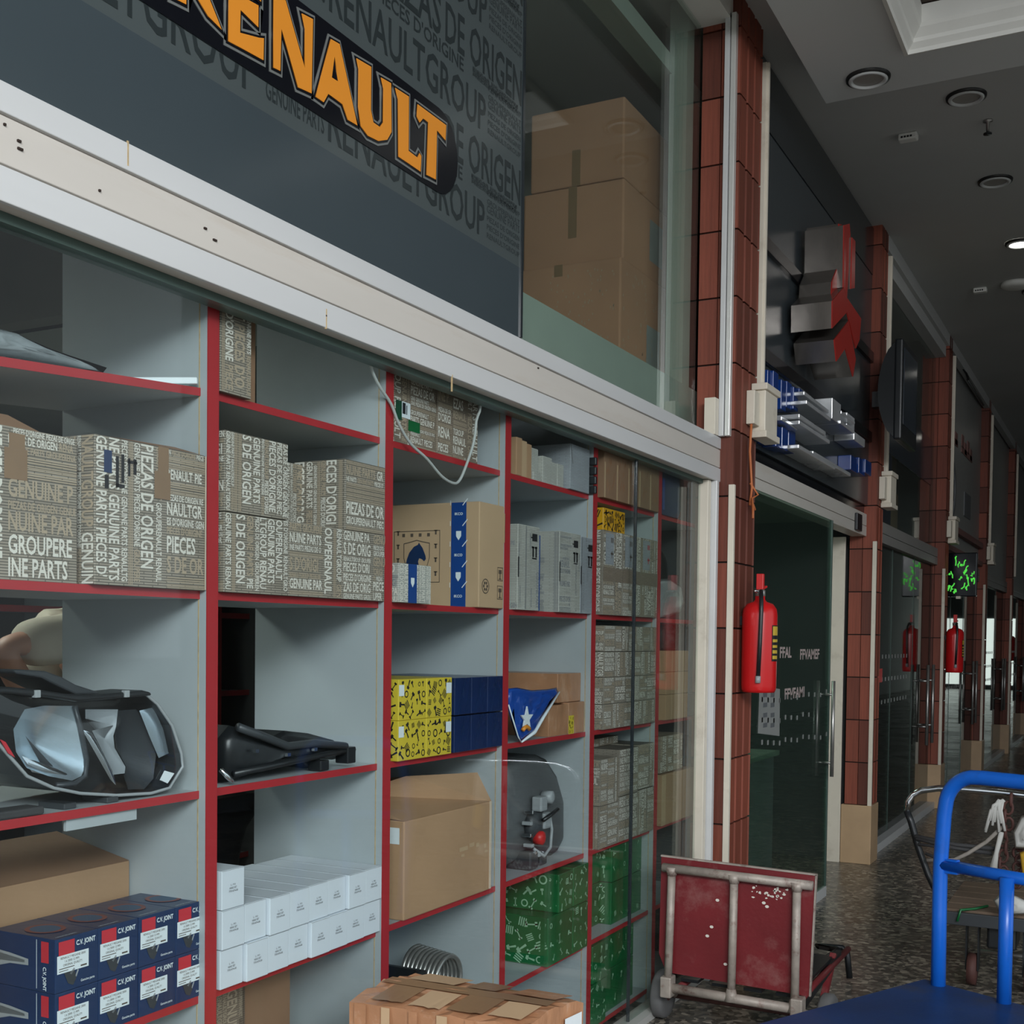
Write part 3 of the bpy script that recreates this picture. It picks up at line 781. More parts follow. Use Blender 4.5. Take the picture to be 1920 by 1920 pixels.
c = Carton('printed_carton', 'brown word-printed carton set back, upper right on the full shelf', 'carton', -.101, 2.472, 2.650, 1.7685, 1.944, .16, PB, 'word-printed cartons'); c.words(35, 1.15)
c = Carton('printed_carton', 'half-hidden word-printed carton behind the upper pair', 'carton', -.235, 2.40, 2.56, 1.7685, 1.935, .18, PB, 'word-printed cartons'); c.words(36, 1.1)
# white boxes
def white_box():
    c = Carton('white_box', 'white box', 'box', -.100, 0, .0745, 0, .0868, .30, 'white_card', 'small white boxes', .0016)
    c.t.location = (-.25, .03875, 0)
    def t_(mb):
        f = c.front(); put_text(mb, 'L-90', f, .030, .050, .0045, .016, bold=0); put_text(mb, 'HEAD SET', f, .026, .043, .0045, .024, bold=.02); put_text(mb, '7701474-00', f, .024, .036, .0045, .03, bold=.02)
    c.part('print', 'print_grey', t_)
    def seam(mb):
        rect(mb, c.top(.0005), .001, .0022, .0, .30); rect(mb, c.front(.0005), .0012, .0742, .0852, .0860)
    c.part('flap_seam', 'print_grey', seam)
    return c.t
P = white_box(); first = True
for r, rn in ((0, 'lower'), (1, 'upper')):
    for k in range(8):
        lab = 'small white box, %s from the left in the %s row' % (ORD[k], rn)
        loc = (-.250+.005*(((k*5+r*3) % 7)/3-1), 2.024+k*.0784+.03875, .725+r*.088)
        if first: P.location = loc; P['label'] = lab; first = False
        else: copy_tree(P, loc, lab)
copy_tree(P, (-.25, 2.022+.03875, .725+2*.088), 'lone small white box on top of the white rows')
# black headlamp rear / bracket on the middle shelf of bay 2
lt = thing('headlamp_housing', 'black plastic headlamp back lying flat on the middle shelf', 'headlamp', (-.25, 2.25, 1.168))
def pt(x, y, X=-.16): return YZ(x, y, X)
out = [(411,1385),(432,1360),(470,1372),(505,1385),(535,1370),(580,1375),(628,1388),(645,1405),(640,1425),(625,1428),(600,1418),(590,1445),(575,1440),(565,1425),(540,1440),(490,1452),(440,1452),(430,1470),(411,1468)]
pl = [pt(x, y) for x, y in out]; zmin = min(p[1] for p in pl); pl = [(a, max(b - zmin + 1.17 if b < 1.2 else b, 1.1702)) for a, b in pl]
b = MB(); b.prism(pl, fx, -.40, -.165); b.dome(pl, fx, -.165, .025, 4, noise=.003)
b.build('shell', 'black_plastic', lt, fix=True)
b = MB(); b.tube([(-.135, *pt(430, 1362)), (-.13, *pt(470, 1378)), (-.13, *pt(520, 1398)), (-.13, *pt(570, 1392)), (-.13, *pt(630, 1398))], .010, 8); b.build('rim', 'dark_plastic', lt)
b = MB(); b.tube([(-.14, *pt(425, 1450)), (-.13, *pt(520, 1428)), (-.13, *pt(600, 1412)), (-.13, *pt(645, 1404))], .008, 8); b.build('rim', 'black_plastic', lt)
for x, y in ((585, 1440), (636, 1415)):
    a, z = pt(x, y); MB().box(-.16, -.12, a-.018, a+.018, max(z-.02, 1.17), z+.022).build('lug', 'black_plastic', lt, .003)
for x, y in ((480, 1408), (540, 1415), (590, 1405), (610, 1398)):
    a, z = pt(x, y, -.135); MB().box(-.14, -.131, a-.006, a+.006, z-.004, z+.004).build('clip', 'chrome', lt)
b = MB(); a, z = pt(425, 1458, -.13); b.tube([(-.13, a-.02, z+.02), (-.125, a, z), (-.125, a+.012, z-.008)], .006, 6); b.build('adjuster', 'chrome', lt)
# under bay 2
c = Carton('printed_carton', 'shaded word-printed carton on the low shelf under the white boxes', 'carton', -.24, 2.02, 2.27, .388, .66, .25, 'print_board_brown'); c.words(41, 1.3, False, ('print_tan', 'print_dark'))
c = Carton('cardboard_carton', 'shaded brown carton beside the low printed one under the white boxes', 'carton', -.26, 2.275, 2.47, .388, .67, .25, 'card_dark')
for k, y in enumerate((2.05, 2.30)):
    q = copy_tree([o for o in bpy.data.objects if o.name.startswith('joint_box')][0], (-.203, y+.12, .388), 'navy joint box on the low shelf, %s' % ('nearer the red upright' if k == 0 else 'nearer the taped carton'))

# ---- bay 3
c = Carton('printed_carton', 'tan word-printed carton with black and green stickers on the top shelf', 'carton', -.135, 2.695, 2.958, 2.025, 2.36, .3, 'print_board_brown', 'word-printed cartons'); c.words(51, 1.1, False)
mb = MB(); rect(mb, c.front(.0014), .052, .082, .066, .118); mb.build('black_sticker', 'green_dark', c.t)
mb = MB(); rect(mb, c.front(.0014), .082, .125, .075, .118); mb.build('white_sticker', 'white_label', c.t)
mb = MB(); rect(mb, c.front(.0020), .085, .10, .085, .115); rect(mb, c.front(.0020), .104, .108, .085, .11); mb.build('sticker_print', 'print_black', c.t)
mb = MB(); rect(mb, c.front(.0016), .115, .175, .044, .073); mb.build('green_sticker', 'green_card', c.t)
c = Carton('printed_carton', 'tan word-printed carton right of the stickered one on the top shelf', 'carton', -.132, 2.9605, 3.197, 2.025, 2.345, .3, 'print_board_brown', 'word-printed cartons'); c.words(52, 1.1, False)
# white flex hanging in a loop
pts = [(695,672),(698,695),(712,725),(733,757),(748,795),(770,832),(800,860),(828,893),(850,906),(862,900),(875,870),(888,830),(893,790),(897,745)]
b = MB(); P3 = [(-.09, *YZ(x, y, -.09)) for x, y in pts]
P3 = [(-.088, P3[0][1], 2.27)] + P3 + [(-.15, 3.02, 2.36)]
sm = []
for i in range(len(P3)-1):
    for k in range(4):
        t = k/4; p0, p1, p2, p3 = (Vector(P3[max(i-1, 0)]), Vector(P3[i]), Vector(P3[i+1]), Vector(P3[min(i+2, len(P3)-1)]))
        sm.append(.5*((2*p1)+(-p0+p2)*t+(2*p0-5*p1+4*p2-p3)*t*t+(-p0+3*p1-3*p2+p3)*t**3))
sm.append(Vector(P3[-1])); b.tube(sm, .0042, 7)
tag(b.build('electric_flex', 'cable_white'), 'white electric flex hanging in a loop in front of the top shelf', 'cable')
# big carton with horse-head shield and blue tape
c = Carton('cardboard_carton', 'tan carton with a horse-head shield and blue tape on its side', 'carton', -.102, 3.160, 3.318, 1.595, 1.912, .42, 'card_light', None, .003)
ik = c; s = c.side(); d = c.d
def cx(px): return XZ(px, 1040, 3.160)[0] - c.x0
def cz(py): return XZ(820, py, 3.160)[1] - c.z0
mb = MB(); rect(mb, c.side(.001), cx(846), cx(874), 0, c.h-.001); tp = mb.build('blue_tape', 'blue_tape', c.t)
mb = MB()
for k in range(5):
    v = .03 + k*.062
    f = c.side(.0016); u = (cx(846)+cx(874))/2
    if k % 2: mb.add([f(u+a*.011, v+b*.014) for a, b in ((-.8, 1), (.8, 1), (.8, -.1), (0, -1), (-.8, -.1))], [(0, 1, 2, 3, 4)])
    else: put_text(mb, 'IKCO', f, u-.014, v, .008, .028, bold=.02)
    rect(mb, f, u-.030, u-.028, v+.03, v+.045); mb.add([f(u+.012, v+.03), f(u+.03, v+.05), f(u+.031, v+.047), f(u+.014, v+.028)], [(0, 1, 2, 3)])
mb.build('tape_print', 'white_label', tp)
mb = MB(); f = c.side(.001)
u0, u1, v0, v1 = cx(739), cx(825), cz(1092), cz(994)
for a in ((u0, u1, v0, v0+.002), (u0, u1, v1-.002, v1), (u0, u0+.002, v0, v1), (u1-.002, u1, v0, v1)): rect(mb, f, *a)
for k in range(4):
    for uu in (u0+.012, u1-.018):
        rect(mb, f, uu, uu+.006, v0+.02+k*.042, v0+.034+k*.042); rect(mb, f, uu-.003, uu+.009, v0+.031+k*.042, v0+.034+k*.042)
    rect(mb, f, u0+.03+k*.03, u0+.04+k*.03, v1-.018, v1-.008)
# shield outline
sx_, sz_ = (cx(757)+cx(806))/2, cz(1045); hw = (cx(806)-cx(757))/2; hh = .055
shp = [(-1, .82), (-.5, .9), (0, 1), (.5, .9), (1, .82), (1, 0), (.82, -.5), (0, -1.05), (-.82, -.5), (-1, 0)]
for i in range(len(shp)):
    (a, b_), (a2, b2) = shp[i], shp[(i+1) % len(shp)]
    mb.add([f(sx_+hw*a*k, sz_+hh*b_*k) for k in (1, .95)] + [f(sx_+hw*a2*k, sz_+hh*b2*k) for k in (.95, 1)], [(0, 1, 2, 3)])
mb.build('shield_print', 'print_dark', c.t)
mb = MB(); f = c.side(.0013)
horse = [(-.85,-.55),(-.75,-.1),(-.55,.3),(-.2,.62),(.1,.72),(.18,.85),(.28,.72),(.45,.55),(.68,.12),(.72,-.08),(.58,-.2),(.42,-.08),(.22,-.02),(.12,-.2),(.2,-.5),(.05,-.8),(-.4,-.85)]
mb.add([f(sx_+hw*a, sz_+hh*b_) for a, b_ in horse], [tuple(range(len(horse)))]); mb.build('horse_emblem', 'navy_card', c.t)
mb = MB(); f = c.front(.001)
for v in (.028, .085):
    for a in ((.115, .150, v, v+.002), (.115, .150, v+.040, v+.042), (.115, .117, v, v+.042), (.148, .150, v, v+.042)): rect(mb, f, *a)
    rect(mb, f, .130, .135, v+.006, v+.022); rect(mb, f, .123, .142, v+.022, v+.034); rect(mb, f, .124, .141, v+.004, v+.007)
for r0, r1 in ((.020, .023),):
    for k in range(20):
        a, b_ = 2*math.pi*k/20, 2*math.pi*(k+1)/20
        mb.add([f(.04+r*math.cos(g), .065+r*math.sin(g)) for r, g in ((r0, a), (r1, a), (r1, b_), (r0, b_))], [(0, 1, 2, 3)])
for k in range(6):
    a = 2*math.pi*k/6; icx, icy = .04+.011*math.cos(a), .065+.011*math.sin(a)
    mb.add([f(icx+.005*math.cos(j), icy+.005*math.sin(j)) for j in range(6)], [tuple(range(6))])
mb.build('handling_marks', 'print_dark', c.t)
mb = MB(); mb.box(-.1015, -.100, 3.312, 3.3205, 1.80, 1.89); mb.build('tape_end', 'card_light', c.t)
c = Carton('printed_carton', 'small pale word-printed box with a blue stripe before the horse-head carton', 'box', -.090, 2.702, 2.866, 1.595, 1.700, .10, 'print_board_pale'); c.words(55, .9, True, ('print_cream', 'print_grey'))
mb = MB(); rect(mb, c.front(.0015), .045, .088, 0, .105); rect(mb, c.top(.0015), .045, .088, 0, .1); tp = mb.build('blue_stripe', 'blue_tape', c.t)
mb = MB(); f = c.front(.002); mb.add([f(.066+a*.011, .055+b_*.013) for a, b_ in ((-.8, 1), (.8, 1), (.8, -.1), (0, -1), (-.8, -.1))], [(0, 1, 2, 3, 4)]); mb.build('stripe_emblem', 'white_label', tp)
# yellow picture boxes and navy boxes
for r, (z0, z1, rn) in enumerate(((1.168, 1.277, 'lower'), (1.2775, 1.389, 'upper'))):
    for k, (y0, y1) in enumerate(((2.722, 2.863), (2.8645, 3.004))):
        c = Carton('yellow_box', 'yellow box printed with black engine parts, %s %s' % (rn, 'left' if k == 0 else 'right'), 'box', -.100, y0, y1, z0, z1, .30, 'yellow_card', 'yellow picture boxes')
        def dr(mb, c=c, r=r, k=k):
            icon_print(mb, c.front(), c.w, c.h, 60+r*5+k, 20, .024)
            if k == 0: icon_print(mb, c.side(), c.d, c.h, 70+r, 40, .024)
        c.part('pictograms', 'print_black', dr)
        mb = MB(); rect(mb, c.front(.0012), (.0 if k == 0 else .105), (.026 if k == 0 else .135), c.h-.045, c.h-.015); mb.build('white_sticker', 'white_label', c.t)
    for k in range(3):
        y0 = 3.020 + k*.0995
        c = Carton('navy_box', 'film-wrapped navy box, %s row, %s' % (rn, ['next to the yellow boxes', 'in the middle', 'against the red upright'][k]), 'box', -.100, y0, y0+.0985, z0, z1-.003, .34, 'blue_card', 'film-wrapped navy boxes')
        def dr(mb, c=c, k=k):
            f = c.front(); 
            mb.add([f(.02, .0), f(.022, 0), f(.062, c.h), f(.06, c.h)], [(0, 1, 2, 3)]); rect(mb, f, .05, .053, .05, .075); mb.add([f(.066, .01), f(.068, .01), f(.092, .09), f(.09, .09)], [(0, 1, 2, 3)])
        c.part('film_crease', 'navy_card', dr)
c = Carton('cardboard_carton', 'plain brown carton peeking out behind the yellow boxes', 'carton', -.405, 2.70, 2.95, 1.168, 1.425, .12, 'card')
# big brown carton in bay 3
c = Carton('cardboard_carton', 'large brown carton with bulging open top on the lower shelf', 'carton', -.110, 2.772, 3.268, .725, 1.000, .36, 'card', None, .004)
mb = MB(); mb.add([(-.11, 2.772, 1.0), (-.11, 3.268, 1.0), (-.16, 3.268, 1.085), (-.22, 2.95, 1.10), (-.30, 2.772, 1.06), (-.47, 2.772, 1.02), (-.47, 3.268, 1.05)], [(0, 1, 2, 3, 4), (3, 2, 6, 5, 4), (1, 6, 2), (0, 4, 5)]); mb.build('flap', 'card', c.t)
mb = MB(); rect(mb, c.side(.001), .30, .345, .21, .255); mb.build('sticker', 'white_label', c.t)
mb = MB(); f = c.front(.0012)
for u, wd, v in ((.30, .05, .145), (.36, .03, .15), (.40, .02, .145), (.45, .015, .135)): rect(mb, f, u, u+wd, v, v+.012)
rect(mb, f, .31, .33, .128, .136); rect(mb, f, .455, .475, .120, .127); mb.build('chalk_marks', 'card_light', c.t)
mb = MB(); mb.box(-.1105, -.1085, 3.258, 3.270, .728, 1.0); mb.build('corner_edge', 'box_edge', c.t)
# low shelf of bay 3
mb = MB()
for k in range(9): mb.tube([(-.16 - .018*k + .0, 3.10+.075*math.cos(a)+.006*k, .475+.072*math.sin(a)) for a in [2*math.pi*i/26 for i in range(26)]], .0075, 7, closed=True)
tag(mb.build('coil_spring', 'steel_rough'), 'steel coil spring lying on the low shelf behind the taped carton', 'spring')
mb = MB(); pl = [(2.84, .389), (3.0, .389), (3.02, .47), (2.99, .53), (2.93, .545), (2.87, .52), (2.83, .46)]
mb.dome(pl, fx, -.17, .03, 5, noise=.006); mb.prism(pl, fx, -.34, -.17); tag(mb.build('black_bag', 'black_plastic', None, fix=True), 'crumpled black plastic bag beside the coil spring', 'bag')
mb = MB(); mb.box(-.35, -.13, 2.70, 2.82, .389, .49); bb = mb.build('blue_box', 'navy_card', None, .004); tag(bb, 'dark blue box by the red upright on the low shelf near the spring', 'box')

# ---- bay 4
for k, (y0, y1, z1, m_, lb) in enumerate(((3.425, 3.465, 2.146, 'card', 'tan'), (3.467, 3.507, 2.142, 'card_light', 'paler'), (3.509, 3.549, 2.138, 'card', 'rear'))):
    c = Carton('slim_carton', 'slim brown carton standing on edge, %s of three by the white boxes' % ['leftmost', 'middle', 'rightmost'][k], 'carton', -.118-.004*k, y0, y1, 2.025, z1, .20, m_, 'slim cartons on edge')
for y0, y1, z0, z1, x1, lb in ((3.56, 3.615, 2.025, 2.055, -.125, 'flat pale carton lying at the shelf front'), (3.565, 3.625, 2.056, 2.135, -.14, 'small pale carton stacked on the flat one'),
                           (3.63, 3.70, 2.025, 2.115, -.125, 'small pale carton left of the pair under the big white box'), (3.702, 3.752, 2.025, 2.105, -.13, 'narrow pale carton, first of the pair'), (3.754, 3.805, 2.025, 2.106, -.13, 'narrow pale carton, second of the pair')):
    c = Carton('pale_carton', lb + ' on the top shelf', 'carton', x1, y0, y1, z0, z1, .16, 'print_board_pale')
c = Carton('pale_carton', 'large plain pale carton on the top shelf with slit front', 'carton', -.108, 3.812, 3.975, 2.025, 2.182, .25, 'print_board_grey')
mb = MB(); f = c.front(.001); mb.add([f(.0, .155), f(.002, .155), f(.02, .09), f(.018, .088)], [(0, 1, 2, 3)]); mb.build('slit', 'print_dark', c.t)
c = Carton('pale_carton', 'pale carton behind the narrow pair on the top shelf', 'carton', -.30, 3.62, 3.80, 2.025, 2.165, .2, 'print_board_pale')
t = thing('grille_pack', 'stack of black ribbed plastic pieces at the end of the top shelf', 'plastic part', (-.10, 3.99, 2.025))
for k in range(4): MB().box(-.13, -.085, 3.978+.001, 3.994, 2.026+k*.034, 2.054+k*.034).build('rib', 'black_plastic', t, .003)
mb = MB().box(-.24, -.13, 3.979, 3.994, 2.026, 2.16); mb.build('block', 'black_plastic', t)
tall = [(3.408, 3.562, 1.868, .30, 'print_board_pale', 'tall pale carton with black arrows, nearest the horse-head carton'),
        (3.716, 3.890, 1.871, .30, 'print_board_pale', 'tall pale carton with black arrows right of the blue folder'),
        (3.893, 3.995, 1.866, .30, 'print_board_grey', 'tall bluish grey carton with black arrows')]
for k, (y0, y1, z1, d, m_, lb) in enumerate(tall):
    c = Carton('tall_carton', lb, 'carton', -.100, y0, y1, 1.595, z1, d, m_, 'tall pale cartons with arrows'); c.words(80+k, .9, True, ('print_board_pale', 'print_grey') if k < 2 else ('print_board_grey', 'print_grey'))
    mb = MB(); f = c.front(.0015); u = c.w*.72
    for du, v0, v1 in ((-.010, c.h-.10, c.h-.065), (.012, c.h-.10, c.h-.065)): rect(mb, f, u+du, u+du+.010, v0, v1); rect(mb, f, u+du-.006, u+du+.012, v1-.006, v1)
    rect(mb, f, u-.012, u+.022, c.h-.106, c.h-.102)
    rect(mb, f, u-.012, u+.024, c.h-.048, c.h-.024); rect(mb, f, u-.022, u-.012, c.h-.039, c.h-.035)
    mb.build('arrow_marks', 'print_black', c.t)
    mb = MB(); rect(mb, c.front(.0012), .0, .007, c.h*.38, c.h*.62); mb.build('slot', 'print_black', c.t)
mb = MB(); mb.box(-.33, -.112, 3.585, 3.592, 1.5955, 1.845); fo = mb.build('folder', 'blue_tape'); tag(fo, 'thin blue folder wedged between two tall pale cartons', 'folder')
# brown wrapped cartons and blue bag
for y0, y1, z0, z1, x1, d, lb in ((3.80, 3.996, 1.280, 1.382, -.14, .30, 'film-wrapped brown carton, upper of two behind the blue bag'), (3.86, 3.996, 1.168, 1.279, -.125, .30, 'film-wrapped brown carton at the right end under the upper one'), (3.70, 3.858, 1.168, 1.274, -.125, .22, 'film-wrapped brown carton low behind the blue bag')):
    c = Carton('wrapped_carton', lb, 'carton', x1, y0, y1, z0, z1, d, 'card_wrapped', 'film-wrapped brown cartons')
    if y0 == 3.86:
        mb = MB(); rect(mb, c.front(.001), .0, .045, .0, .065); st = mb.build('yellow_sticker', 'yellow_card', c.t)
        mb = MB(); icon_print(mb, lambda u, v: face_front(c.x1, c.y0, c.z0, .0015)(u, v), .045, .065, 9, 8, .012); mb.build('sticker_print', 'print_black', st)
bagpx = [(955,1290),(973,1288),(1000,1293),(1030,1291),(1047,1288),(1050,1296),(1035,1318),(1018,1345),(1002,1372),(978,1390),(972,1380),(962,1350),(954,1320)]
pl = [YZ(x, y, -.105) for x, y in bagpx]; dz = 1.1690 - min(p[1] for p in pl); pl = [(max(a, 3.358), b+dz) for a, b in pl]
t = thing('parts_bag', 'blue plastic parts bag with a white star and orange arc', 'bag', (-.12, 3.55, 1.168))
mb = MB(); mb.dome(pl, fx, -.112, .012, 7, noise=.007, seed=5); mb.dome(pl, lambda a, b, w_: (-.224-w_, a, b), -.112, .012, 3); mb.build('bag', 'blue_film', t, fix=True)
mb = MB(); cy_, cz_ = pl[9][0]+.02, pl[9][1]+.075
star = [(cy_+(.045 if i % 2 == 0 else .018)*math.cos(i*math.pi/5+.3), cz_+(.040 if i % 2 == 0 else .016)*math.sin(i*math.pi/5+.3)) for i in range(10)]
mb.prism(star, fx, -.1005, -.0955); mb.build('white_star', 'white_label', t, fix=True)
mb = MB(); mb.tube([(-.0935, cy_-.035+.012*k, cz_-.035+.010*math.sin(k/4*math.pi)) for k in range(5)], .007, 6); mb.build('orange_arc', 'sign_orange', t)
mb = MB(); mb.tube([(-.107, *pl[5]), (-.105, *pl[7]), (-.105, *pl[8]), (-.105, *pl[9])], [.003, .006, .007, .003], 6); mb.tube([(-.107, *pl[9]), (-.106, *pl[10]), (-.106, *pl[12])], .0025, 6); mb.build('white_hem', 'white_label', t)
# grey headlamp back in bay 4
t = thing('headlamp_housing', 'grey headlamp seen from behind with a red cap, standing upright', 'headlamp', (-.25, 3.55, .725))
op = [(956,1432),(985,1415),(1020,1410),(1040,1420),(1060,1452),(1078,1495),(1085,1540),(1082,1568),(1062,1590),(1050,1600),(1020,1598),(985,1612),(960,1622),(956,1580)]
pl = [YZ(x, y, -.165) for x, y in op]; dz = .7265 - min(p[1] for p in pl); pl = [(min(max(a, 3.36), 3.985), b + dz) for a, b in pl]
mb = MB(); mb.dome(pl, fx, -.20, .05, 7, power=2.6, noise=.002); mb.prism(pl, fx, -.34, -.20); mb.build('shell', 'grey_plastic', t, fix=True)
cy_ = sum(p[0] for p in pl)/len(pl); cz_ = sum(p[1] for p in pl)/len(pl)
cy_ -= .085
mb = MB(); mb.lathe([(.055, -.165), (.06, -.14), (.04, -.128), (.0, -.125)], (0, cy_-.03, cz_-.015), 18, axis='x'); mb.build('lamp_socket', 'dark_plastic', t)
mb = MB(); mb.lathe([(.024, -.14), (.024, -.112), (.012, -.108)], (0, cy_-.045, cz_-.055), 8, axis='x'); mb.build('red_cap', 'red_plastic', t)
mb = MB(); mb.box(-.15, -.112, cy_-.06, cy_-.01, cz_+.035, cz_+.085); mb.build('ballast', 'lamp_grey', t, .006)
mb = MB(); mb.box(-.15, -.118, cy_-.02, cy_+.035, cz_-.03, cz_+.025); mb.build('ballast', 'lamp_grey', t, .006)
mb = MB(); mb.lathe([(.022, -.15), (.022, -.115), (.01, -.112)], (0, cy_+.03, cz_+.075), 14, axis='x'); mb.build('vent_cap', 'lamp_grey', t)
mb = MB(); mb.tube([(-.115, cy_-.04, cz_+.005), (-.105, cy_+.0, cz_+.02), (-.105, cy_+.055, cz_+.032)], .007, 7); mb.build('lever', 'black_plastic', t)
for k in range(7):
    a = .9+k*.42; mb = MB(); yy, zz = cy_-.03+.075*math.cos(a+1.6), cz_-.02+.095*math.sin(a+1.6); mb.box(-.16, -.125, yy-.008, yy+.008, zz-.006, zz+.006); mb.build('clip', 'lamp_grey' if k % 2 else 'chrome', t, .002)
mb = MB(); mb.tube([(-.14, cy_-.06, cz_-.09), (-.12, cy_-.02, cz_-.12), (-.125, cy_+.04, cz_-.10), (-.13, cy_+.06, cz_-.04), (-.13, cy_+.04, cz_+.01)], .006, 7); mb.build('wire_loom', 'lamp_grey', t)
mb = MB(); mb.box(-.26, -.13, cy_-.10, cy_-.04, .727, .79); mb.box(-.24, -.14, cy_+.0, cy_+.05, .727, .76); mb.build('mounting_foot', 'dark_plastic', t, .006)
c = Carton('cardboard_carton', 'brown carton behind the grey headlamp back', 'carton', -.36, 3.36, 3.72, .725, 1.06, .16, 'card')
# green boxes
def green(lb, y0, y1, z0, z1, x1=-.100, d=.30, seed=1, n=22):
    c = Carton('green_box', lb, 'box', x1, y0, y1, z0, z1, d, 'green_card', 'green picture boxes', .003)
    def dr(mb): icon_print(mb, c.side(), c.d, c.h, seed, n, .036); icon_print(mb, c.front(), c.w, c.h, seed+9, 9, .026)
    c.part('pictograms', 'green_print', dr)
    mb = MB(); rect(mb, c.side(.001), c.d-.028, c.d-.010, .01, c.h-.01); mb.build('tape_strip', 'green_card', c.t)
    return c
green('green picture box, lower of two under the grey headlamp back', 3.66, 3.86, .388, .556, -.098, .34, 101, 34)
green('green picture box beside the lower one under the grey headlamp back', 3.864, 3.994, .388, .555, -.098, .34, 103, 34)
green('green picture box stacked upper left under the grey headlamp back', 3.742, 3.860, .557, .690, -.098, .34, 102, 30)
green('green picture box stacked upper right under the grey headlamp back', 3.864, 3.994, .557, .694, -.098, .34, 104, 30)
# ---- bay 5
for k, (y0, y1, z1) in enumerate(((4.085, 4.20, 2.235), (4.202, 4.315, 2.24), (4.317, 4.43, 2.245), (4.432, 4.545, 2.25), (4.547, 4.652, 2.25))):
    c = Carton('wrapped_carton', 'film-wrapped brown carton in the top row, %s from the black ribs' % ORD[k], 'carton', -.098, y0, y1, 2.025, z1, .28, 'card_dark', 'film-wrapped cartons in the top row')
    mb = MB(); rect(mb, c.front(.001), .0, .012, 0, c.h*.62); mb.build('film_seam', 'card_light', c.t)
    mb = MB(); rng = random.Random(200+k); f = c.front(.0011)
    for q in range(14):
        u, v = rng.uniform(.015, c.w-.02), rng.uniform(.01, c.h-.03); mb.add([f(u, v), f(u+.004, v), f(u+.014, v+.022), f(u+.010, v+.024)], [(0, 1, 2, 3)])
    mb.build('film_crease', 'card_wrapped', c.t)
c = Carton('yellow_box', 'deep yellow picture box lying on the tall printed cartons', 'box', -.112, 4.115, 4.325, 1.909, 1.992, .16, 'yellow_deep')
def dr(mb): icon_print(mb, c.front(), c.w, c.h, 91, 24, .028); icon_print(mb, c.side(), c.d, c.h, 92, 10, .03)
c.part('pictograms', 'print_black', dr)
for k, (y0, y1) in enumerate(((4.092, 4.278), (4.281, 4.466), (4.468, 4.652))):
    c = Carton('tall_carton', 'tall word-printed carton with a brown tape band, %s of three' % ['left', 'middle', 'right'][k], 'carton', -.100, y0, y1, 1.595, 1.908, .30, 'print_board', 'tall cartons with tape bands'); c.words(110+k, 1.1, True)
    mb = MB(); rect(mb, c.front(.0013), 0, c.w, c.h*.40, c.h*.565); mb.build('tape_band', 'print_board_brown', c.t)
    mb = MB(); rect(mb, c.front(.0013), c.w*.1, c.w*.52, c.h*.6, c.h*.97); lb = mb.build('label', 'print_board_grey', c.t)
    mb = MB(); f = c.front(.0018); u = c.w*.36
    rect(mb, f, u, u+.008, c.h*.86, c.h*.92); rect(mb, f, u+.014, u+.022, c.h*.86, c.h*.92); rect(mb, f, u, u+.024, c.h*.72, c.h*.74); rect(mb, f, u+.008, u+.014, c.h*.68, c.h*.76); mb.build('label_print', 'tag_red' if k == 2 else 'print_dark', lb)
for r, (z0, z1) in enumerate(((1.168, 1.262), (1.263, 1.362), (1.363, 1.458), (1.459, 1.556))):
    for k, (y0, y1) in enumerate(((4.115, 4.40), (4.402, 4.652))):
        c = Carton('printed_carton', 'word-printed carton in the stack of eight, %s layer, %s' % (['bottom', 'second', 'third', 'top'][r], ['left', 'right'][k]), 'carton', -.100, y0, y1, z0, z1, .30, 'print_board', 'stack of eight printed cartons'); c.words(120+r*2+k, .85, k == 0)
rows = [(4.092, 4.272, .725, .885, -.100, 'front lower left'), (4.094, 4.270, .886, 1.058, -.100, 'front upper left'), (4.276, 4.47, .725, .90, -.100, 'lower middle'), (4.278, 4.47, .902, 1.082, -.100, 'upper middle'), (4.475, 4.652, .725, .905, -.100, 'lower right'), (4.478, 4.652, .907, 1.085, -.102, 'upper right')]
for k, (y0, y1, z0, z1, x1, nm) in enumerate(rows):
    c = Carton('printed_carton', 'word-printed carton on the shelf over the green boxes, %s' % nm, 'carton', x1, y0, y1, z0, z1, .30, 'print_board', 'printed cartons over the green boxes'); c.words(140+k, .9, k in (0, 1))
c = Carton('printed_carton', 'small word-printed carton lying loose on top of the six', 'carton', -.22, 4.25, 4.55, 1.083, 1.115, .2, 'print_board_brown'); c.words(150, .7, False)
green('big green picture box, front left under the printed cartons', 4.11, 4.33, .555, .702, -.20, .32, 151, 26)
green('big green picture box, lower front left under the printed cartons', 4.11, 4.33, .388, .553, -.20, .32, 152, 26)
green('green picture box with white digits, upper right under the printed cartons', 4.335, 4.652, .555, .704, -.15, .32, 153, 26)
c = green('green picture box, lower right under the printed cartons', 4.335, 4.652, .388, .553, -.15, .32, 154, 26)
green('green picture box on the lowest shelf, upper, by the red upright', 4.07, 4.22, .225, .365, -.11, .30, 155, 20)
green('green picture box on the lowest shelf, lower, by the red upright', 4.05, 4.20, .06, .223, -.11, .30, 156, 20)
green('green picture box standing on the lowest shelf, far side, upper', 4.23, 4.55, .225, .366, -.14, .30, 157, 10)
green('green picture box standing on the lowest shelf, far side, lower', 4.23, 4.55, .06, .223, -.14, .30, 158, 10)
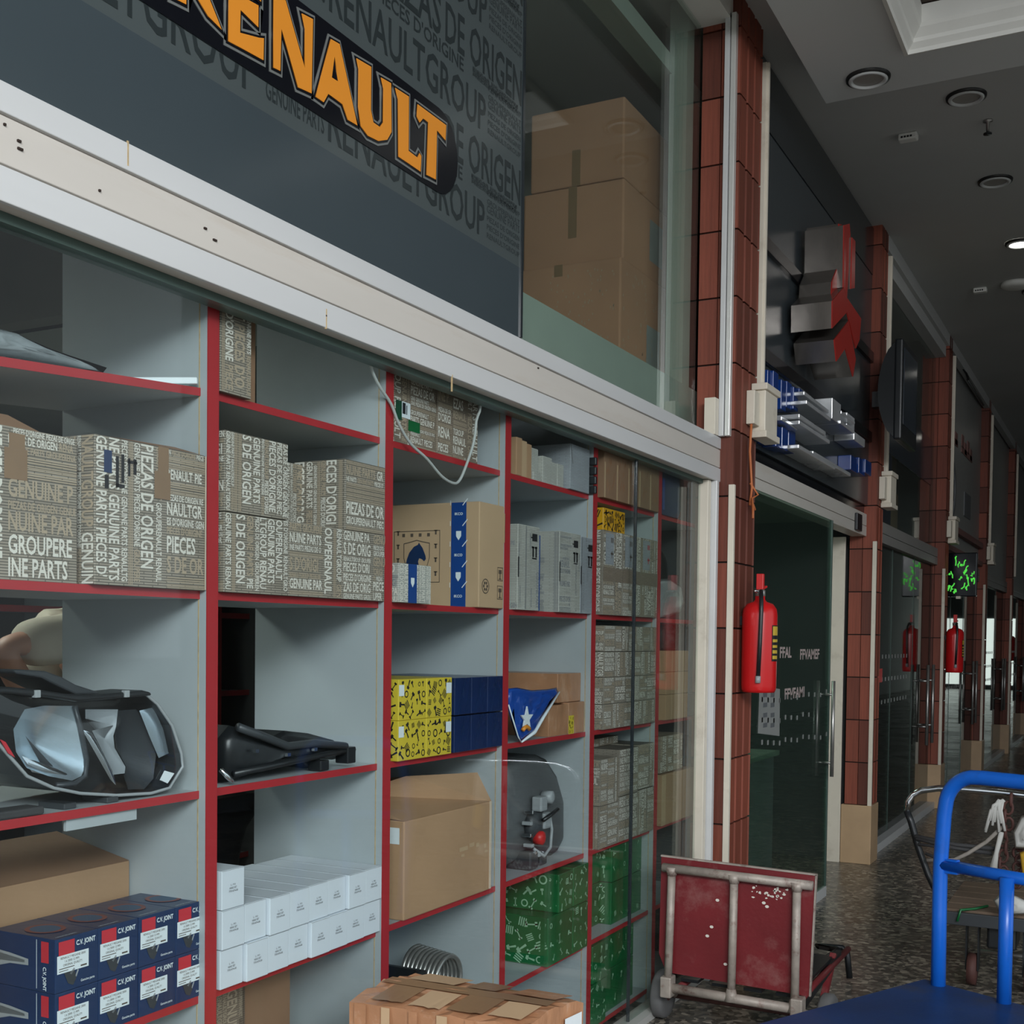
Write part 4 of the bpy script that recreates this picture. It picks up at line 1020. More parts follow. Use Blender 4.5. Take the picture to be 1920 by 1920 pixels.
# ---- bay 6
c = Carton('blue_box', 'plain blue box at the right end of the top shelf', 'box', -.110, 4.70, 4.93, 2.025, 2.20, .25, 'blue_card')
mb = MB(); rect(mb, c.front(.001), .02, .05, .02, .15); mb.build('sheen_strip', 'letter_blue', c.t)  # sheen painted as a strip of brighter blue
mb = MB(); mb.lathe([(.0, -.31), (.06, -.30), (.10, -.25), (.115, -.19), (.112, -.17)], (0, 4.86, 1.78), 20, axis='x'); mb.lathe([(.112, -.17), (.10, -.165), (.09, -.19)], (0, 4.86, 1.78), 20, axis='x', cap=False)
mb.box(-.28, -.20, 4.82, 4.90, 1.596, 1.69)
tag(mb.build('mirror_shell', 'black_plastic', None, fix=True), 'round black plastic shell at the right end of the shelves', 'plastic part')
pl = [YZ(x, y, -.10) for x, y in ((1240,1090),(1262,1085),(1284,1100),(1290,1130),(1284,1148),(1262,1156),(1240,1158))]; dz = 1.597-min(p[1] for p in pl); pl = [(a, b+dz) for a, b in pl]
mb = MB(); mb.dome(pl, fx, -.118, .02, 6, noise=.008); mb.prism(pl, fx, -.17, -.118); tag(mb.build('parts_bag', 'bag_silver', None, fix=True), 'crumpled silvery parts bag under the round black shell', 'bag')
for r, (z0, z1) in enumerate(((1.168, 1.275), (1.276, 1.37), (1.371, 1.46))):
    for k, (y0, y1) in enumerate(((4.775, 4.91), (4.912, 5.05))):
        c = Carton('cardboard_carton', 'small brown carton at the right end, %s layer, %s' % (['bottom', 'middle', 'top'][r], ['left', 'right'][k]), 'carton', -.100, y0, y1, z0, z1, .25, 'card', 'small brown cartons at the right end')
        mb = MB(); rect(mb, c.front(.001), c.w*.45, c.w*.55, 0, c.h); mb.build('tape', 'card_light', c.t)
mb = MB(); rng = random.Random(8); pl = [(4.73+.0, 1.4605), (5.02, 1.4605), (5.04, 1.53), (4.98, 1.57), (4.86, 1.555), (4.76, 1.572), (4.72, 1.52)]
mb.dome(pl, fx, -.15, .03, 5, noise=.012); mb.prism(pl, fx, -.30, -.15); pb = mb.build('parts_bag', 'black_plastic', None, fix=True); tag(pb, 'dark crumpled bag on the small brown cartons', 'bag')
mb = MB(); mb.box(-.2, -.105, 5.06, 5.16, 1.169, 1.27); tag(mb.build('black_box', 'black_plastic', None, .004), 'small black box beside the small brown cartons', 'box')
c = Carton('cardboard_carton', 'large brown carton at the right end over the grey side panel', 'carton', -.100, 4.744, 5.15, .725, .940, .30, 'card')
mb = MB(); mb.box(-.1005, -.099, 4.744, 4.79, .726, .939); mb.build('corner_edge', 'card_light', c.t)
c = Carton('printed_carton', 'brown printed carton tilted on the large one at the right end', 'carton', -.112, 4.75, 5.03, .945, 1.10, .25, 'print_board_brown'); c.words(160, .9, True)
mb = MB(); pl = [(5.16, .7255), (5.30, .7255), (5.30, 1.0), (5.26, 1.08), (5.17, 1.02)]
mb.dome(pl, fx, -.16, .04, 5, noise=.01); mb.prism(pl, fx, -.3, -.16); tag(mb.build('black_bag', 'dark_plastic', None, fix=True), 'dark crumpled sack squeezed at the end beside the large carton', 'bag')

# ================================================================== HEADLAMP in bay 1
t = thing('headlamp', 'car headlamp with clear lens and chrome reflectors on the middle shelf', 'headlamp', (-.22, 1.6, 1.168))
XL = -.135
def hp(pts, X=XL): return [YZ(a/4, 1080+b/4, X) for a, b in pts]
lens = [(-160,880),(0,862),(300,890),(560,930),(880,905),(1090,885),(1180,960),(1290,1120),(1360,1330),(1370,1430),(1270,1590),(1130,1630),(870,1645),(600,1630),(400,1590),(200,1500),(60,1340),(-60,1200),(-160,1050)]
L0 = hp(lens)
dz = 0
hs = [(a, max(b, 1.172)) for a, b in L0]
mb = MB(); mb.prism(hs, fx, -.36, -.205); mb.build('housing', 'black_plastic', t, fix=True)
mb = MB(); n = len(hs); 
k_ = [( (a-1.6)*1.0+1.6, b) for a, b in hs]
mb.add([(-.205, a, b) for a, b in hs] + [(XL, a, b) for a, b in hs], [(i, (i+1) % n, n+(i+1) % n, n+i) for i in range(n)]); mb.build('side_wall', 'dark_plastic', t)
mb = MB(); mb.dome(hs, fx, XL, .022, 6, back=False); mb.build('lens', 'clear_lens', t, fix=True)
mb = MB(); mb.tube([(XL, a, b) for a, b in hs], .0035, 6, closed=True); mb.build('lens_rim', 'lamp_grey', t)
def bowl(name, pts, X, bulge, mt, thick=.02, parent=t):
    q = [(a, max(b, 1.178)) for a, b in hp(pts, X)]
    mb = MB(); mb.dome(q, fx, X, bulge, 6, power=1.6, back=False); o = mb.build(name, mt, parent, fix=True); return o
rf = bowl('reflector', [(185,1000),(330,972),(560,975),(600,1130),(650,1400),(610,1500),(540,1535),(360,1500),(200,1440),(120,1320),(100,1150)], -.150, -.040, 'lamp_chrome')
bowl('fin', [(190,1200),(400,1430),(300,1400)], -.170, .004, 'dark_plastic', parent=rf)
bowl('fin', [(150,1345),(390,1430),(540,1500),(430,1510),(240,1470)], -.160, .004, 'chrome', parent=rf)
mb = MB(); mb.tube([(-.148, *YZ(a/4, 1080+b/4, -.148)) for a, b in ((560,975),(600,1130),(650,1380),(640,1500),(560,1560),(420,1570))], .0055, 7); mb.build('reflector_rim', 'dark_plastic', t)
bowl('trim_strip', [(615,1150),(690,1180),(760,1300),(850,1480),(870,1570),(830,1530)], -.150, .004, 'chrome')
bowl('reflector', [(640,1000),(885,1000),(870,1130),(850,1200),(860,1290),(940,1430),(935,1480),(850,1490),(760,1300),(690,1160),(850,1120),(640,1070)], -.165, -.012, 'lamp_grey')
bowl('reflector', [(880,1010),(1020,1000),(1100,1120),(1170,1340),(1150,1520),(1080,1600),(960,1600),(930,1500),(940,1420),(870,1290),(860,1180)], -.168, -.035, 'dark_plastic')
bowl('reflector', [(1045,1010),(1150,985),(1225,1150),(1265,1330),(1190,1365),(1120,1200)], -.158, .005, 'lamp_chrome')
mb = MB(); q = hp([(1235,1460),(1305,1480),(1255,1555),(1200,1530)], -.122); mb.prism(q, fx, -.123, -.121); mb.build('white_sticker', 'white_label', t, fix=True)
mb = MB(); q = hp([(0,1225),(40,1245),(110,1360),(60,1330)], -.128); mb.prism(q, fx, -.129, -.127); mb.build('red_mark', 'tag_red', t, fix=True)
# black seal along the top with the raised bracket
mb = MB(); q = hp([(-160,845),(0,828),(260,850),(480,885),(700,890),(900,870),(1040,855),(1100,870),(1110,895),(880,915),(560,940),(300,905),(0,880),(-160,890)], -.14); mb.prism(q, fx, -.22, -.128); mb.build('top_seal', 'black_plastic', t, .004, fix=True)
mb = MB(); q = hp([(90,705),(140,700),(330,712),(460,760),(560,815),(700,860),(760,885),(560,890),(430,830),(300,765),(110,735)], -.17); mb.prism(q, fx, -.28, -.165); mb.build('bracket', 'dark_plastic', t, .005, fix=True)
for a, b in ((285, 880), (955, 880)):
    y, z = YZ(a/4, 1080+b/4, -.125); MB().box(-.135, -.124, y-.006, y+.006, z-.008, z+.006).build('clip', 'lamp_grey', t, .001)
for a, b in ((500, 1665), (820, 1680)):
    y, z = YZ(a/4, 1080+b/4, -.14); MB().box(-.2, -.13, y-.015, y+.015, 1.1685, 1.180).build('foot', 'dark_plastic', t, .002)
# black part lying beneath the lamp
mb = MB(); mb.bar((-.15, 1.34, 1.1765), (-.14, 1.56, 1.1765), .05, .015)
tag(mb.build('plastic_strip', 'rubber', None, .004), 'black ribbed strip lying under the headlamp at the left', 'plastic part')

# ================================================================== UPPER WINDOW CARTONS
XC = -.30
specs = [('bottom of three cartons stacked in the upper window, dotted print', 'card_red', 4.70, 5.52, 2.63, 3.103, 1.05, 0),
         ('middle of three cartons stacked in the upper window', 'card_red', 4.745, 5.50, 3.104, 3.442, .86, 1),
         ('top of three cartons stacked in the upper window', 'card_red', 4.762, 5.53, 3.450, 3.79, .80, 2)]
for lb, m_, y0, y1, z0, z1, d, k in specs:
    c = Carton('cardboard_carton', lb, 'carton', XC-.010*k, y0, y1, z0, z1, d*.55, m_, 'cartons in the upper window', .008)
    mb = MB(); f = c.side(.001); u = c.d*.5
    if k: rect(mb, f, u-.02, u+.02, 0 if k == 2 else .12, c.h*.45 if k == 2 else c.h); 
    else: rect(mb, f, u-.02, u+.02, c.h-.05, c.h)
    mb.build('tape', 'card_tape', c.t)
    mb = MB(); f = c.front(.001)
    if k < 2: rect(mb, f, .30, .46, .08, .26); mb.build('label', 'sign_pale', c.t)
    if k == 0:
        mb = MB(); rng = random.Random(5)
        for q in range(70):
            u, v = rng.uniform(.02, .75), rng.uniform(.04, .44); rect(mb, c.front(.0012), u, u+.006, v, v+.014)
            u, v = rng.uniform(.25, .55), rng.uniform(.1, .44); rect(mb, c.side(.0012), u, u+.004, v, v+.009)
        mb.build('dotted_print', 'print_tan', c.t)

# ================================================================== SECOND SHOP FRONT
def header(n, ya, yb, m_='cream_metal', z0=2.224, z1=2.372):
    h = struct(MB().box(-.10, -.014, ya, yb, z0+.002, z1-.002).build('trim_%d' % n, m_))
    for a, b in ((z0, z0+.066), (z0+.070, z1)): MB().box(-.014, -.002, ya, yb, a, b).build('slat', m_, h, .002)
    return h
header(10, 5.50, 8.338)
sn = MB().box(-.002, .018, 7.95, 8.10, 2.235, 2.345).build('sensor_box', 'black_plastic', None, .004); tag(sn, 'small black sensor box at the far end of the second header', 'sensor')
sp = thing('shop_sign', 'slate grey sign panel carrying red chevrons and chrome letters', 'sign', (0, 7.0, 2.43))
MB().box(-.10, 0, 5.545, 8.345, 2.43, 3.97).build('panel', 'panel_slate', sp)
MB().box(-.10, .004, 5.545, 8.345, 3.972, 4.28).build('top_band', 'panel_black', sp)
for a, b in ((1434, 447), (1427, 655)):
    y, z = YZ(a, b, .02); MB().box(0.0, .022, 5.56, 8.34, z-.042, z+.025).build('rail', 'sign_black', sp, .002)
MB().box(-.1, -.02, 5.50, 8.338, 2.374, 2.428).build('black_gap', 'sign_black', sp)  # black strip between header and sign panel
# red chevrons on deep polished boxes
XS = .24
def chev(px, x1=XS, x0=.03, top=None):
    q = [YZ(a/3.312+1380, b/3.312+380, x1) for a, b in px]
    mb = MB(); mb.prism(q, fx, x0, x1-.006); s = mb.build('polished_box', 'chev_side', sp, fix=True)
    mb = MB(); mb.prism(q, fx, x1-.006, x1); mb.build('red_face', 'red_sign', s, fix=True)
chev([(600,610),(668,530),(690,590),(778,720),(768,850),(745,905),(690,680),(598,780)])
chev([(612,850),(700,735),(745,970),(728,1080),(680,905),(625,985)])
chev([(640,130),(668,140),(662,505),(592,610),(598,490),(632,400)], .20)
chev([(672,140),(706,130),(712,200),(690,590),(668,525)], .235)
chev([(722,215),(742,240),(738,530),(715,535)], .25)
# polished letters under the chevrons with blue ones behind
t = sp
def plate(name, x0, x1, ya, yb, za, zb, m_): return MB().box(x0, x1, ya, yb, za, zb).build(name, m_, t, .004)
def yz(a, b, X=.10): return YZ(a/3.312+1380, b/3.312+380, X)
for (a0, b0, a1, b1, X, m_) in ((200,1035,225,1190,.05,'letter_blue'),(235,1040,262,1210,.06,'letter_blue'),(285,1095,310,1300,.07,'letter_blue'),(318,1105,345,1290,.06,'letter_blue'),(360,1140,385,1300,.07,'letter_blue'),(395,1150,415,1240,.05,'letter_blue'),
        (210,1370,240,1510,.06,'letter_blue'),(252,1380,280,1530,.07,'letter_blue'),(290,1390,320,1545,.07,'letter_blue'),(330,1400,368,1560,.06,'letter_blue'),(715,1565,750,1680,.08,'letter_blue'),(765,1580,800,1700,.07,'letter_blue'),(805,1590,840,1700,.08,'letter_blue')):
    y0, z1 = yz(a0, b0, X); y1, z0 = yz(a1, b1, X); plate('blue_letter', .0, X, y0, y1, z0-.0, z1, m_)
for (a0, b0, a1, b1, X) in ((425,1170,580,1200,.12),(440,1225,590,1290,.14),(285,1325,385,1340,.10),(395,1310,560,1330,.15),(395,1350,585,1395,.14),(600,1210,650,1380,.13),(655,1290,740,1320,.13),(650,1350,735,1430,.14),(390,1500,620,1520,.12),(480,1540,715,1590,.11),(735,1420,800,1520,.12),(690,1300,735,1450,.10)):
    y0, z1 = yz(a0, b0, X); y1, z0 = yz(a1, b1, X); plate('chrome_letter', .0, X, y0, y1, min(z0, z1-.02), z1, 'letter_chrome')
# sliding glass door of the second shop, door frame
dr_ = struct(MB().box(.022, .032, 5.50, 7.17, .06, 2.222).build('door_1', 'pane_green'))
MB().box(.015, .040, 5.50, 7.18, .0, .06).build('bottom_rail', 'white_metal', dr_, .002)
MB().box(.018, .036, 7.168, 7.185, .06, 2.222).build('edge', 'green_frame', dr_)
b = MB(); b.tube([(.075, 7.10, 1.28), (.075, 7.10, .72)], .011, 8); b.tube([(.03, 7.10, 1.20), (.075, 7.10, 1.20)], .008, 6); b.tube([(.03, 7.10, .80), (.075, 7.10, .80)], .008, 6); b.build('handle', 'steel_rough', dr_)
def decal(name, px, X, mt, parent): 
    q = [YZ(a, b, X) for a, b in px]; mb = MB(); mb.prism(q, fx, X, X+.0012); return mb.build(name, mt, parent, fix=True)
decal('notice_sheet', [(1424,1286),(1462,1292),(1461,1380),(1421,1375)], .034, 'sign_pale', dr_)
mb = MB(); 
for r in range(4):
    for a in (1431, 1445): 
        y, z = YZ(a, 1303+r*19, .0358); mb.box(.0352, .0362, y, y+.07, z-.012, z+.010)
mb.build('notice_print', 'faded_grey', dr_)
for wd, a, b, a2 in (('FFAL', 1462, 1233, 1484), ('FFVAMEF', 1500, 1236, 1536), ('FFVFAMI', 1471, 1311, 1508)):
    y, z = YZ(a, b, .035); y2, _ = YZ(a2, b, .035); mb = MB(); put_text(mb, wd, lambda u, v: (.0352, u, v), y, z, .055, y2-y, 0, 0, .03); mb.build('decal_lettering', 'decal_pink', dr_)
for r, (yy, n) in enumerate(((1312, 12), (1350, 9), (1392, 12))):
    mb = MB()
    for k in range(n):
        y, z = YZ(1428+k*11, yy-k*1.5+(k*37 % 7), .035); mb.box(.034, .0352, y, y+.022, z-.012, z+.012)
    o = mb.build('reflection_dots', 'sign_pale', dr_); o['kind'] = 'stuff'  # reflection in the door painted as rows of pale dots
jm = struct(MB().box(-.235, -.137, 8.325, 8.345, 0, 2.224).build('trim_11', 'ivory', None, .003))
# interior of the second shop: counter and slatted blind
bl = thing('slatted_blind', 'grey green upright slats inside the second shop', 'blind', (-1.2, 7.0, 0))
for k in range(16): MB().box(-1.22, -1.20, 5.8+k*.15, 5.92+k*.15, 0.02, 2.35).build('slat', 'slat_green', bl)
ct = thing('shop_counter', 'low dark counter inside the second shop', 'counter', (-.6, 6.3, 0))
MB().box(-.8, -.35, 5.6, 7.4, 0, .80).build('body', 'dark_shelf', ct, .005); MB().box(-.84, -.32, 5.58, 7.42, .80, .83).build('top', 'slat_green', ct, .004)
st = thing('display_rack', 'dark display rack with pale boxes inside the second shop', 'rack', (-1.1, 6.0, 0))
for z in (.9, 1.25, 1.6): MB().box(-1.1, -.85, 5.6, 6.6, z, z+.02).build('shelf', 'dark_shelf', st)
for z in (.9, 1.25, 1.6):
    for k in range(6): MB().box(-1.08, -.9, 5.64+k*.16, 5.76+k*.16, z+.02, z+.2).build('box', 'dark_red' if k % 3 == 1 else 'slat_green', st)
for y in (5.6, 6.58): MB().box(-1.1, -.85, y, y+.02, 0, 1.8).build('post', 'dark_shelf', st)

# ================================================================== FARTHER SHOP FRONTS
tn = 12; wn = 4
for k in range(1, 7):
    ya, yb = PIL[k]+.235, PIL[k+1]-.012
    header(tn, ya, yb, 'grey_metal' if k < 3 else 'grey_metal'); tn += 1
    struct(MB().box(-.06, .02, ya, yb, 0, .06).build('trim_%d' % tn, 'white_metal')); tn += 1
    p = pane(wn, ya, yb, .06, 2.222, -.05, 'pane_dark'); wn += 1
    for j in (1, 2): MB().box(-.056, -.044, ya+j*(yb-ya)/3-.008, ya+j*(yb-ya)/3+.008, .06, 2.222).build('mullion', 'green_frame', p)
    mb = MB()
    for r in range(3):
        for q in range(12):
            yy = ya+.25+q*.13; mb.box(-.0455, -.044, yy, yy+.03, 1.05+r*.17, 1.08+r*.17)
    o = mb.build('reflection_dots', 'sign_pale', p); o['kind'] = 'stuff'  # reflected dots painted on the glass here too
    if k == 1:
        p = pane(wn, ya, yb, 2.374, 4.10, -.06, 'pane_dusty'); wn += 1
        struct(MB().box(-.09, .03, ya, yb, 4.10, 4.30).build('trim_%d' % tn, 'plaster')); tn += 1
        struct(MB().box(-1.4, -.11, ya, yb, 2.28, 2.38).build('floor_upper', 'mezz_wall')); struct(MB().box(-1.5, -1.4, ya, yb, 2.38, 4.29).build('wall_upper', 'mezz_wall'))
    else:
        nm = ['', '', 'pale sign panel with faded red lettering and a round emblem', 'plain pale sign panel behind the green light sign', 'dim pale sign panel of the fifth shop', 'dim pale sign panel of the sixth shop', 'dim pale sign panel at the far end'][k]
        s4 = thing('shop_sign', nm, 'sign', (0, (ya+yb)/2, 2.374))
        MB().box(-.1, -.02, ya, yb, 2.376, 4.22).build('panel', 'sign_pale', s4)
        MB().box(-.1, .02, ya, yb, 4.222, 4.295).build('top_band', 'grey_metal', s4)
        if k == 2:
            mb = MB()
            for a in (ya+.15, ya+1.3):
                for j in range(4): mb.box(-.02, -.012, a+j*.22, a+j*.22+.16, 3.52-.04*(j % 2), 3.60+.05*((j+1) % 2)); 
                mb.box(-.02, -.012, a, a+.85, 3.47, 3.53)
            mb.build('red_lettering', 'faded_red', s4)
            mb = MB(); mb.lathe([(.30, -.02), (.30, -.012), (.25, -.012), (.25, -.02)], (0, ya+.65, 3.02), 28, axis='x', cap=False); mb.build('round_emblem', 'faded_grey', s4)
            mb = MB(); mb.box(-.02, -.011, ya+.5, ya+.8, 2.92, 3.12); mb.build('emblem_core', 'faded_grey', s4)
            mb = MB(); mb.box(-.02, -.011, ya+1.6, ya+2.1, 2.85, 3.1); mb.build('small_square', 'faded_grey', s4)
            MB().box(-.02, .03, ya, yb, 2.60, 2.66).build('red_rail', 'faded_red', s4); MB().box(-.02, .03, ya, yb, 2.40, 2.45).build('red_rail', 'faded_red', s4)
            mb = MB(); mb.tube([(.03, ya+.2, 4.24), (.05, ya+1.0, 4.20), (.06, ya+1.1, 4.16), (.04, ya+1.2, 4.18), (.02, yb-.2, 4.2)], .012, 6); mb.build('black_pipe', 'black_plastic', s4)
    # door pulls near the far pillar
    hx = .02
    for j, yy in enumerate((yb-.55, yb-.25)):
        b = MB(); b.tube([(hx, yy, 1.32), (hx, yy, .62)], .014, 8); b.tube([(-.05, yy, 1.18), (hx, yy, 1.18)], .010, 6); b.tube([(-.05, yy, .78), (hx, yy, .78)], .010, 6)
        tag(b.build('door_handle', 'steel_rough'), 'upright steel door pull on the %s shop front, %s' % (ORD[k+1], 'nearer' if j == 0 else 'farther'), 'door handle', 'steel door pulls')
# third shop: upper window content
c = Carton('cardboard_carton', 'tan carton stack in the upper window of the third shop, lower', 'carton', -.25, 9.2, 10.9, 2.38, 2.80, .5, 'card_light'); c = Carton('cardboard_carton', 'tan carton stack in the upper window of the third shop, upper', 'carton', -.25, 9.4, 10.8, 2.801, 3.10, .5, 'card_light')
o = MB().box(-.055, -.05, 9.15, 11.4, 2.93, 3.33).build('banner', 'screen'); tag(o, 'dark blue banner strip across the upper window of the third shop', 'banner')
o = MB().box(-.054, -.047, 8.72, 9.45, 2.40, 2.92).build('poster', 'screen'); tag(o, 'dark blue poster with pale figures under the monitor', 'poster')
for k in range(3):
    mb = MB(); mb.lathe([(.06, -.047), (.06, -.044), (.035, -.044)], (0, 8.92+k*.2, 2.68), 16, axis='x'); mb.build('pale_figure', 'sign_pale', o)
mb = MB(); mb.prism([(8.72, 3.10), (9.25, 3.10), (9.42, 3.35), (9.38, 3.62), (9.2, 3.80), (8.95, 3.87), (8.72, 3.85)], fx, -.054, -.046); o = tag(mb.build('poster', 'poster_yellow', None, fix=True), 'yellow arched poster behind the black monitor', 'poster')
for k in range(3): MB().box(-.047, -.045, 8.74, 9.38, 3.30+k*.16, 3.312+k*.16).build('dark_line', 'poster_red', o)
XT = .30
tvc = [YZ(a, b_, XT) for a, b_ in ((1690, 800), (1719, 800), (1719, 664), (1690, 628))]
ty0, ty1 = tvc[0][0], tvc[1][0]; tz0, tz1 = 2.78, tvc[3][1]
tv = thing('monitor', 'black wall monitor with a deep casing above the third shop', 'monitor', (XT-.1, (ty0+ty1)/2, tz0))
MB().box(XT-.05, XT, ty0, ty1, tz0, tz1).build('bezel', 'black_plastic', tv, .012)
MB().box(XT, XT+.003, ty0+.05, ty1-.05, tz0+.10, tz1-.05).build('screen', 'screen', tv)
b = MB(); n_ = 14; pr_ = []
for i in range(n_+1):
    a = math.pi*i/n_; pr_.append((XT-.05-.10*math.sin(a)**.6, tz0+.02+(tz1-tz0-.04)*i/n_))
b.prism(pr_, lambda a, c_, w_: (a, w_, c_), ty0+.01, ty1-.01); b.build('back_shell', 'black_plastic', tv, fix=True)
MB().box(.062, XT-.15, ty0+.28, ty0+.36, (tz0+tz1)/2-.05, (tz0+tz1)/2+.05).build('wall_arm', 'black_plastic', tv)
rs = MB().box(-.0455, -.0435, *[YZ(1642, 1280, -.04)[0], YZ(1655, 1280, -.04)[0]], *[YZ(1648, 1280, -.04)[1], YZ(1648, 1254, -.04)[1]]).build('sticker', 'red_plastic'); tag(rs, 'bright red square sticker on the third shop window', 'sticker')
rs = MB().box(-.0455, -.0435, PIL[3]+.5, PIL[3]+.72, 1.28, 1.42).build('sticker', 'red_plastic'); tag(rs, 'red square sticker on the far window beyond the second extinguisher', 'sticker')
# green light sign
ls = thing('light_sign', 'dark hanging sign with glowing green script', 'sign', (.12, 11.95, 1.93))
MB().box(-.02, .29, 11.95, 12.0, 1.95, 2.36).build('case', 'sign_black', ls, .01)
mb = MB(); rng = random.Random(12)
for k in range(26):
    x = .01+.0102*k; z = rng.uniform(1.99, 2.25); pts = [(x, 11.945, z)]
    for j in range(4): x2, z2 = pts[-1][0]+rng.uniform(-.012, .018), pts[-1][2]+rng.uniform(-.03, .045); pts.append((min(max(x2, .0), .27), 11.945, min(max(z2, 1.98), 2.33)))
    mb.tube(pts, .006, 5)
o = mb.build('green_script', 'led_green', ls)
MB().box(.11, .15, 11.95, 12.0, 1.93, 1.955).build('bottom_rail', 'ivory', ls)
b = MB(); b.bar((.0, 11.97, 2.30), (.0, 11.97, 2.30+.25), .02, .02, up=(1, 0, 0)); b.build('hanger', 'black_plastic', ls)

# ---- cream wall boxes at the pillars
def wall_box(k, lab):
    y = PIL[k]+(.19 if k == 0 else .08); z = 2.43
    t = thing('junction_box', lab, 'junction box', (.062, y+.1, z), 'cream boxes on the pillars')
    b = MB().box(.062, .125, y+.06, y+.26, z+.03, z+.215).build('body', 'ivory', t, .004)
    MB().box(.062, .135, y+.045, y+.275, z+.215, z+.245).build('collar', 'ivory', t, .003); MB().box(.062, .135, y+.045, y+.275, z, z+.03).build('collar', 'ivory', t, .003)
    MB().box(.062, .100, y-.03, y+.055, z+.05, z+.20).build('side_box', 'ivory', t, .003)
for k, nm in enumerate(('first', 'second', 'third', 'fourth')): wall_box(k, 'cream junction box high on the %s tiled pillar' % nm)
b = MB(); y = 5.30
b.tube([(.085, y+.02, 2.50), (.075, y+.035, 2.36), (.08, y+.06, 2.20), (.075, y+.05, 2.12)], .006, 6); b.tube([(.075, y+.05, 2.22), (.10, y+.09, 2.17), (.085, y+.05, 2.15), (.11, y-.02, 2.10), (.12, y-.05, 2.05)], .005, 6); b.tube([(.08, y+.05, 2.14), (.09, y+.075, 2.10)], .008, 6)
tag(b.build('electric_wire', 'orange_wire'), 'knotted orange wire hanging from the first junction box', 'wire')

# ---- fire extinguishers
def extinguisher(y, z, lab, X=.145):
    t = thing('fire_extinguisher', lab, 'fire extinguisher', (X, y, z), 'red fire extinguishers on the pillars')
    b = MB(); b.lathe([(.0, z), (.070, z+.0), (.076, z+.012), (.078, z+.03), (.078, z+.345), (.074, z+.372), (.058, z+.395), (.03, z+.405), (.022, z+.415), (.022, z+.43)], (X, y, 0), 28); b.build('cylinder', 'red_paint', t)
    b = MB(); b.lathe([(.020, z+.428), (.024, z+.432), (.024, z+.455), (.018, z+.46)], (X, y, 0), 14); b.build('valve', 'steel_rough', t)
    b = MB(); b.box(X-.016, X+.016, y-.012, y+.012, z+.46, z+.53); b.bar((X, y, z+.46), (X+.01, y+.05, z+.475), .02, .01); b.build('lever', 'red_plastic', t, .003)
    b = MB(); b.tube([(X-.01, y-.055, z+.452), (X, y+.05, z+.447)], .007, 6); b.build('pin', 'chrome', t)
    fy_ = -.62; fx_ = .78
    def at(r, ang, zz): return (X+r*math.cos(ang), y+r*math.sin(ang), zz)
    a0 = math.radians(-70)
    b = MB(); b.tube([at(.02, a0, z+.44), at(.05, a0, z+.45), at(.082, a0, z+.41), at(.089, a0, z+.36), at(.089, a0-.04, z+.22), at(.088, a0-.10, z+.075)], .0095, 8); b.build('hose', 'black_plastic', t)
    b = MB(); b.tube([at(.088, a0-.10, z+.075), at(.088, a0-.11, z+.045)], .012, 8); b.build('nozzle', 'lamp_grey', t)
    b = MB(); n = 6
    vs = [at(.0788, math.radians(-30+j*8), zz) for zz in (z+.14, z+.30) for j in range(n)]
    b.add(vs, [(j, j+1, n+j+1, n+j) for j in range(n-1)]); lb = b.build('label', 'print_black', t)
    b = MB()
    for zz0, zz1 in ((z+.255, z+.295), (z+.20, z+.212), (z+.225, z+.238), (z+.15, z+.165), (z+.175, z+.19)):
        vs = [at(.0796, math.radians(-27+j*7), zz) for zz in (zz0, zz1) for j in range(n)]; b.add(vs, [(j, j+1, n+j+1, n+j) for j in range(n-1)])
    b.build('label_print', 'bottle_label', lb)
    MB().box(.055, X-.05, y-.02, y+.02, z+.30, z+.34).build('bracket', 'black_plastic', t)
y, z = YZ(1422, 1298, .145); extinguisher(y, z, 'red fire extinguisher with black hose on the nearest tiled pillar')
extinguisher(PIL[2]+.13, 1.245, 'red fire extinguisher on the third tiled pillar below the green sign')
extinguisher(PIL[5]+.05, 1.25, 'red fire extinguisher far down the arcade')

# ---- ceiling fittings
def downlight(x, y, zc, lab, on=False):
    t = thing('downlight', lab, 'ceiling light', (x, y, zc), 'round recessed downlights')
    b = MB(); b.lathe([(.100, zc-.0005), (.098, zc-.012), (.088, zc-.014)], (x, y, 0), 30, cap=False); b.build('black_ring', 'ring_black', t)
    b = MB(); b.lathe([(.088, zc-.013), (.084, zc-.020), (.072, zc-.020), (.068, zc-.010)], (x, y, 0), 30, cap=False); b.build('white_ring', 'slab_white', t)
    b = MB(); b.lathe([(.0, zc-.011), (.069, zc-.009)], (x, y, 0), 30, cap=False); b.build('lens', 'lamp_on' if on else 'lamp_lens', t, fix=True)
downlight(.485, 5.723, 4.10, 'unlit round downlight in the dropped ceiling slab beside the coffer')
for k, (x, y, on) in enumerate(((.80, 6.59, 0), (.812, 7.85, 0), (.845, 9.125, 1), (.85, 10.4, 0), (.85, 11.7, 0), (.85, 13.0, 1), (.85, 17.0, 1))):
    downlight(x, y, 4.30, ['unlit downlight nearest the dropped slab edge', 'unlit downlight, second along the plain ceiling', 'lit white downlight at the right edge of view', 'unlit downlight beyond the lit one', 'unlit downlight farther down the ceiling', 'small lit downlight far down the ceiling', 'lit downlight at the far end of the ceiling'][k], bool(on))
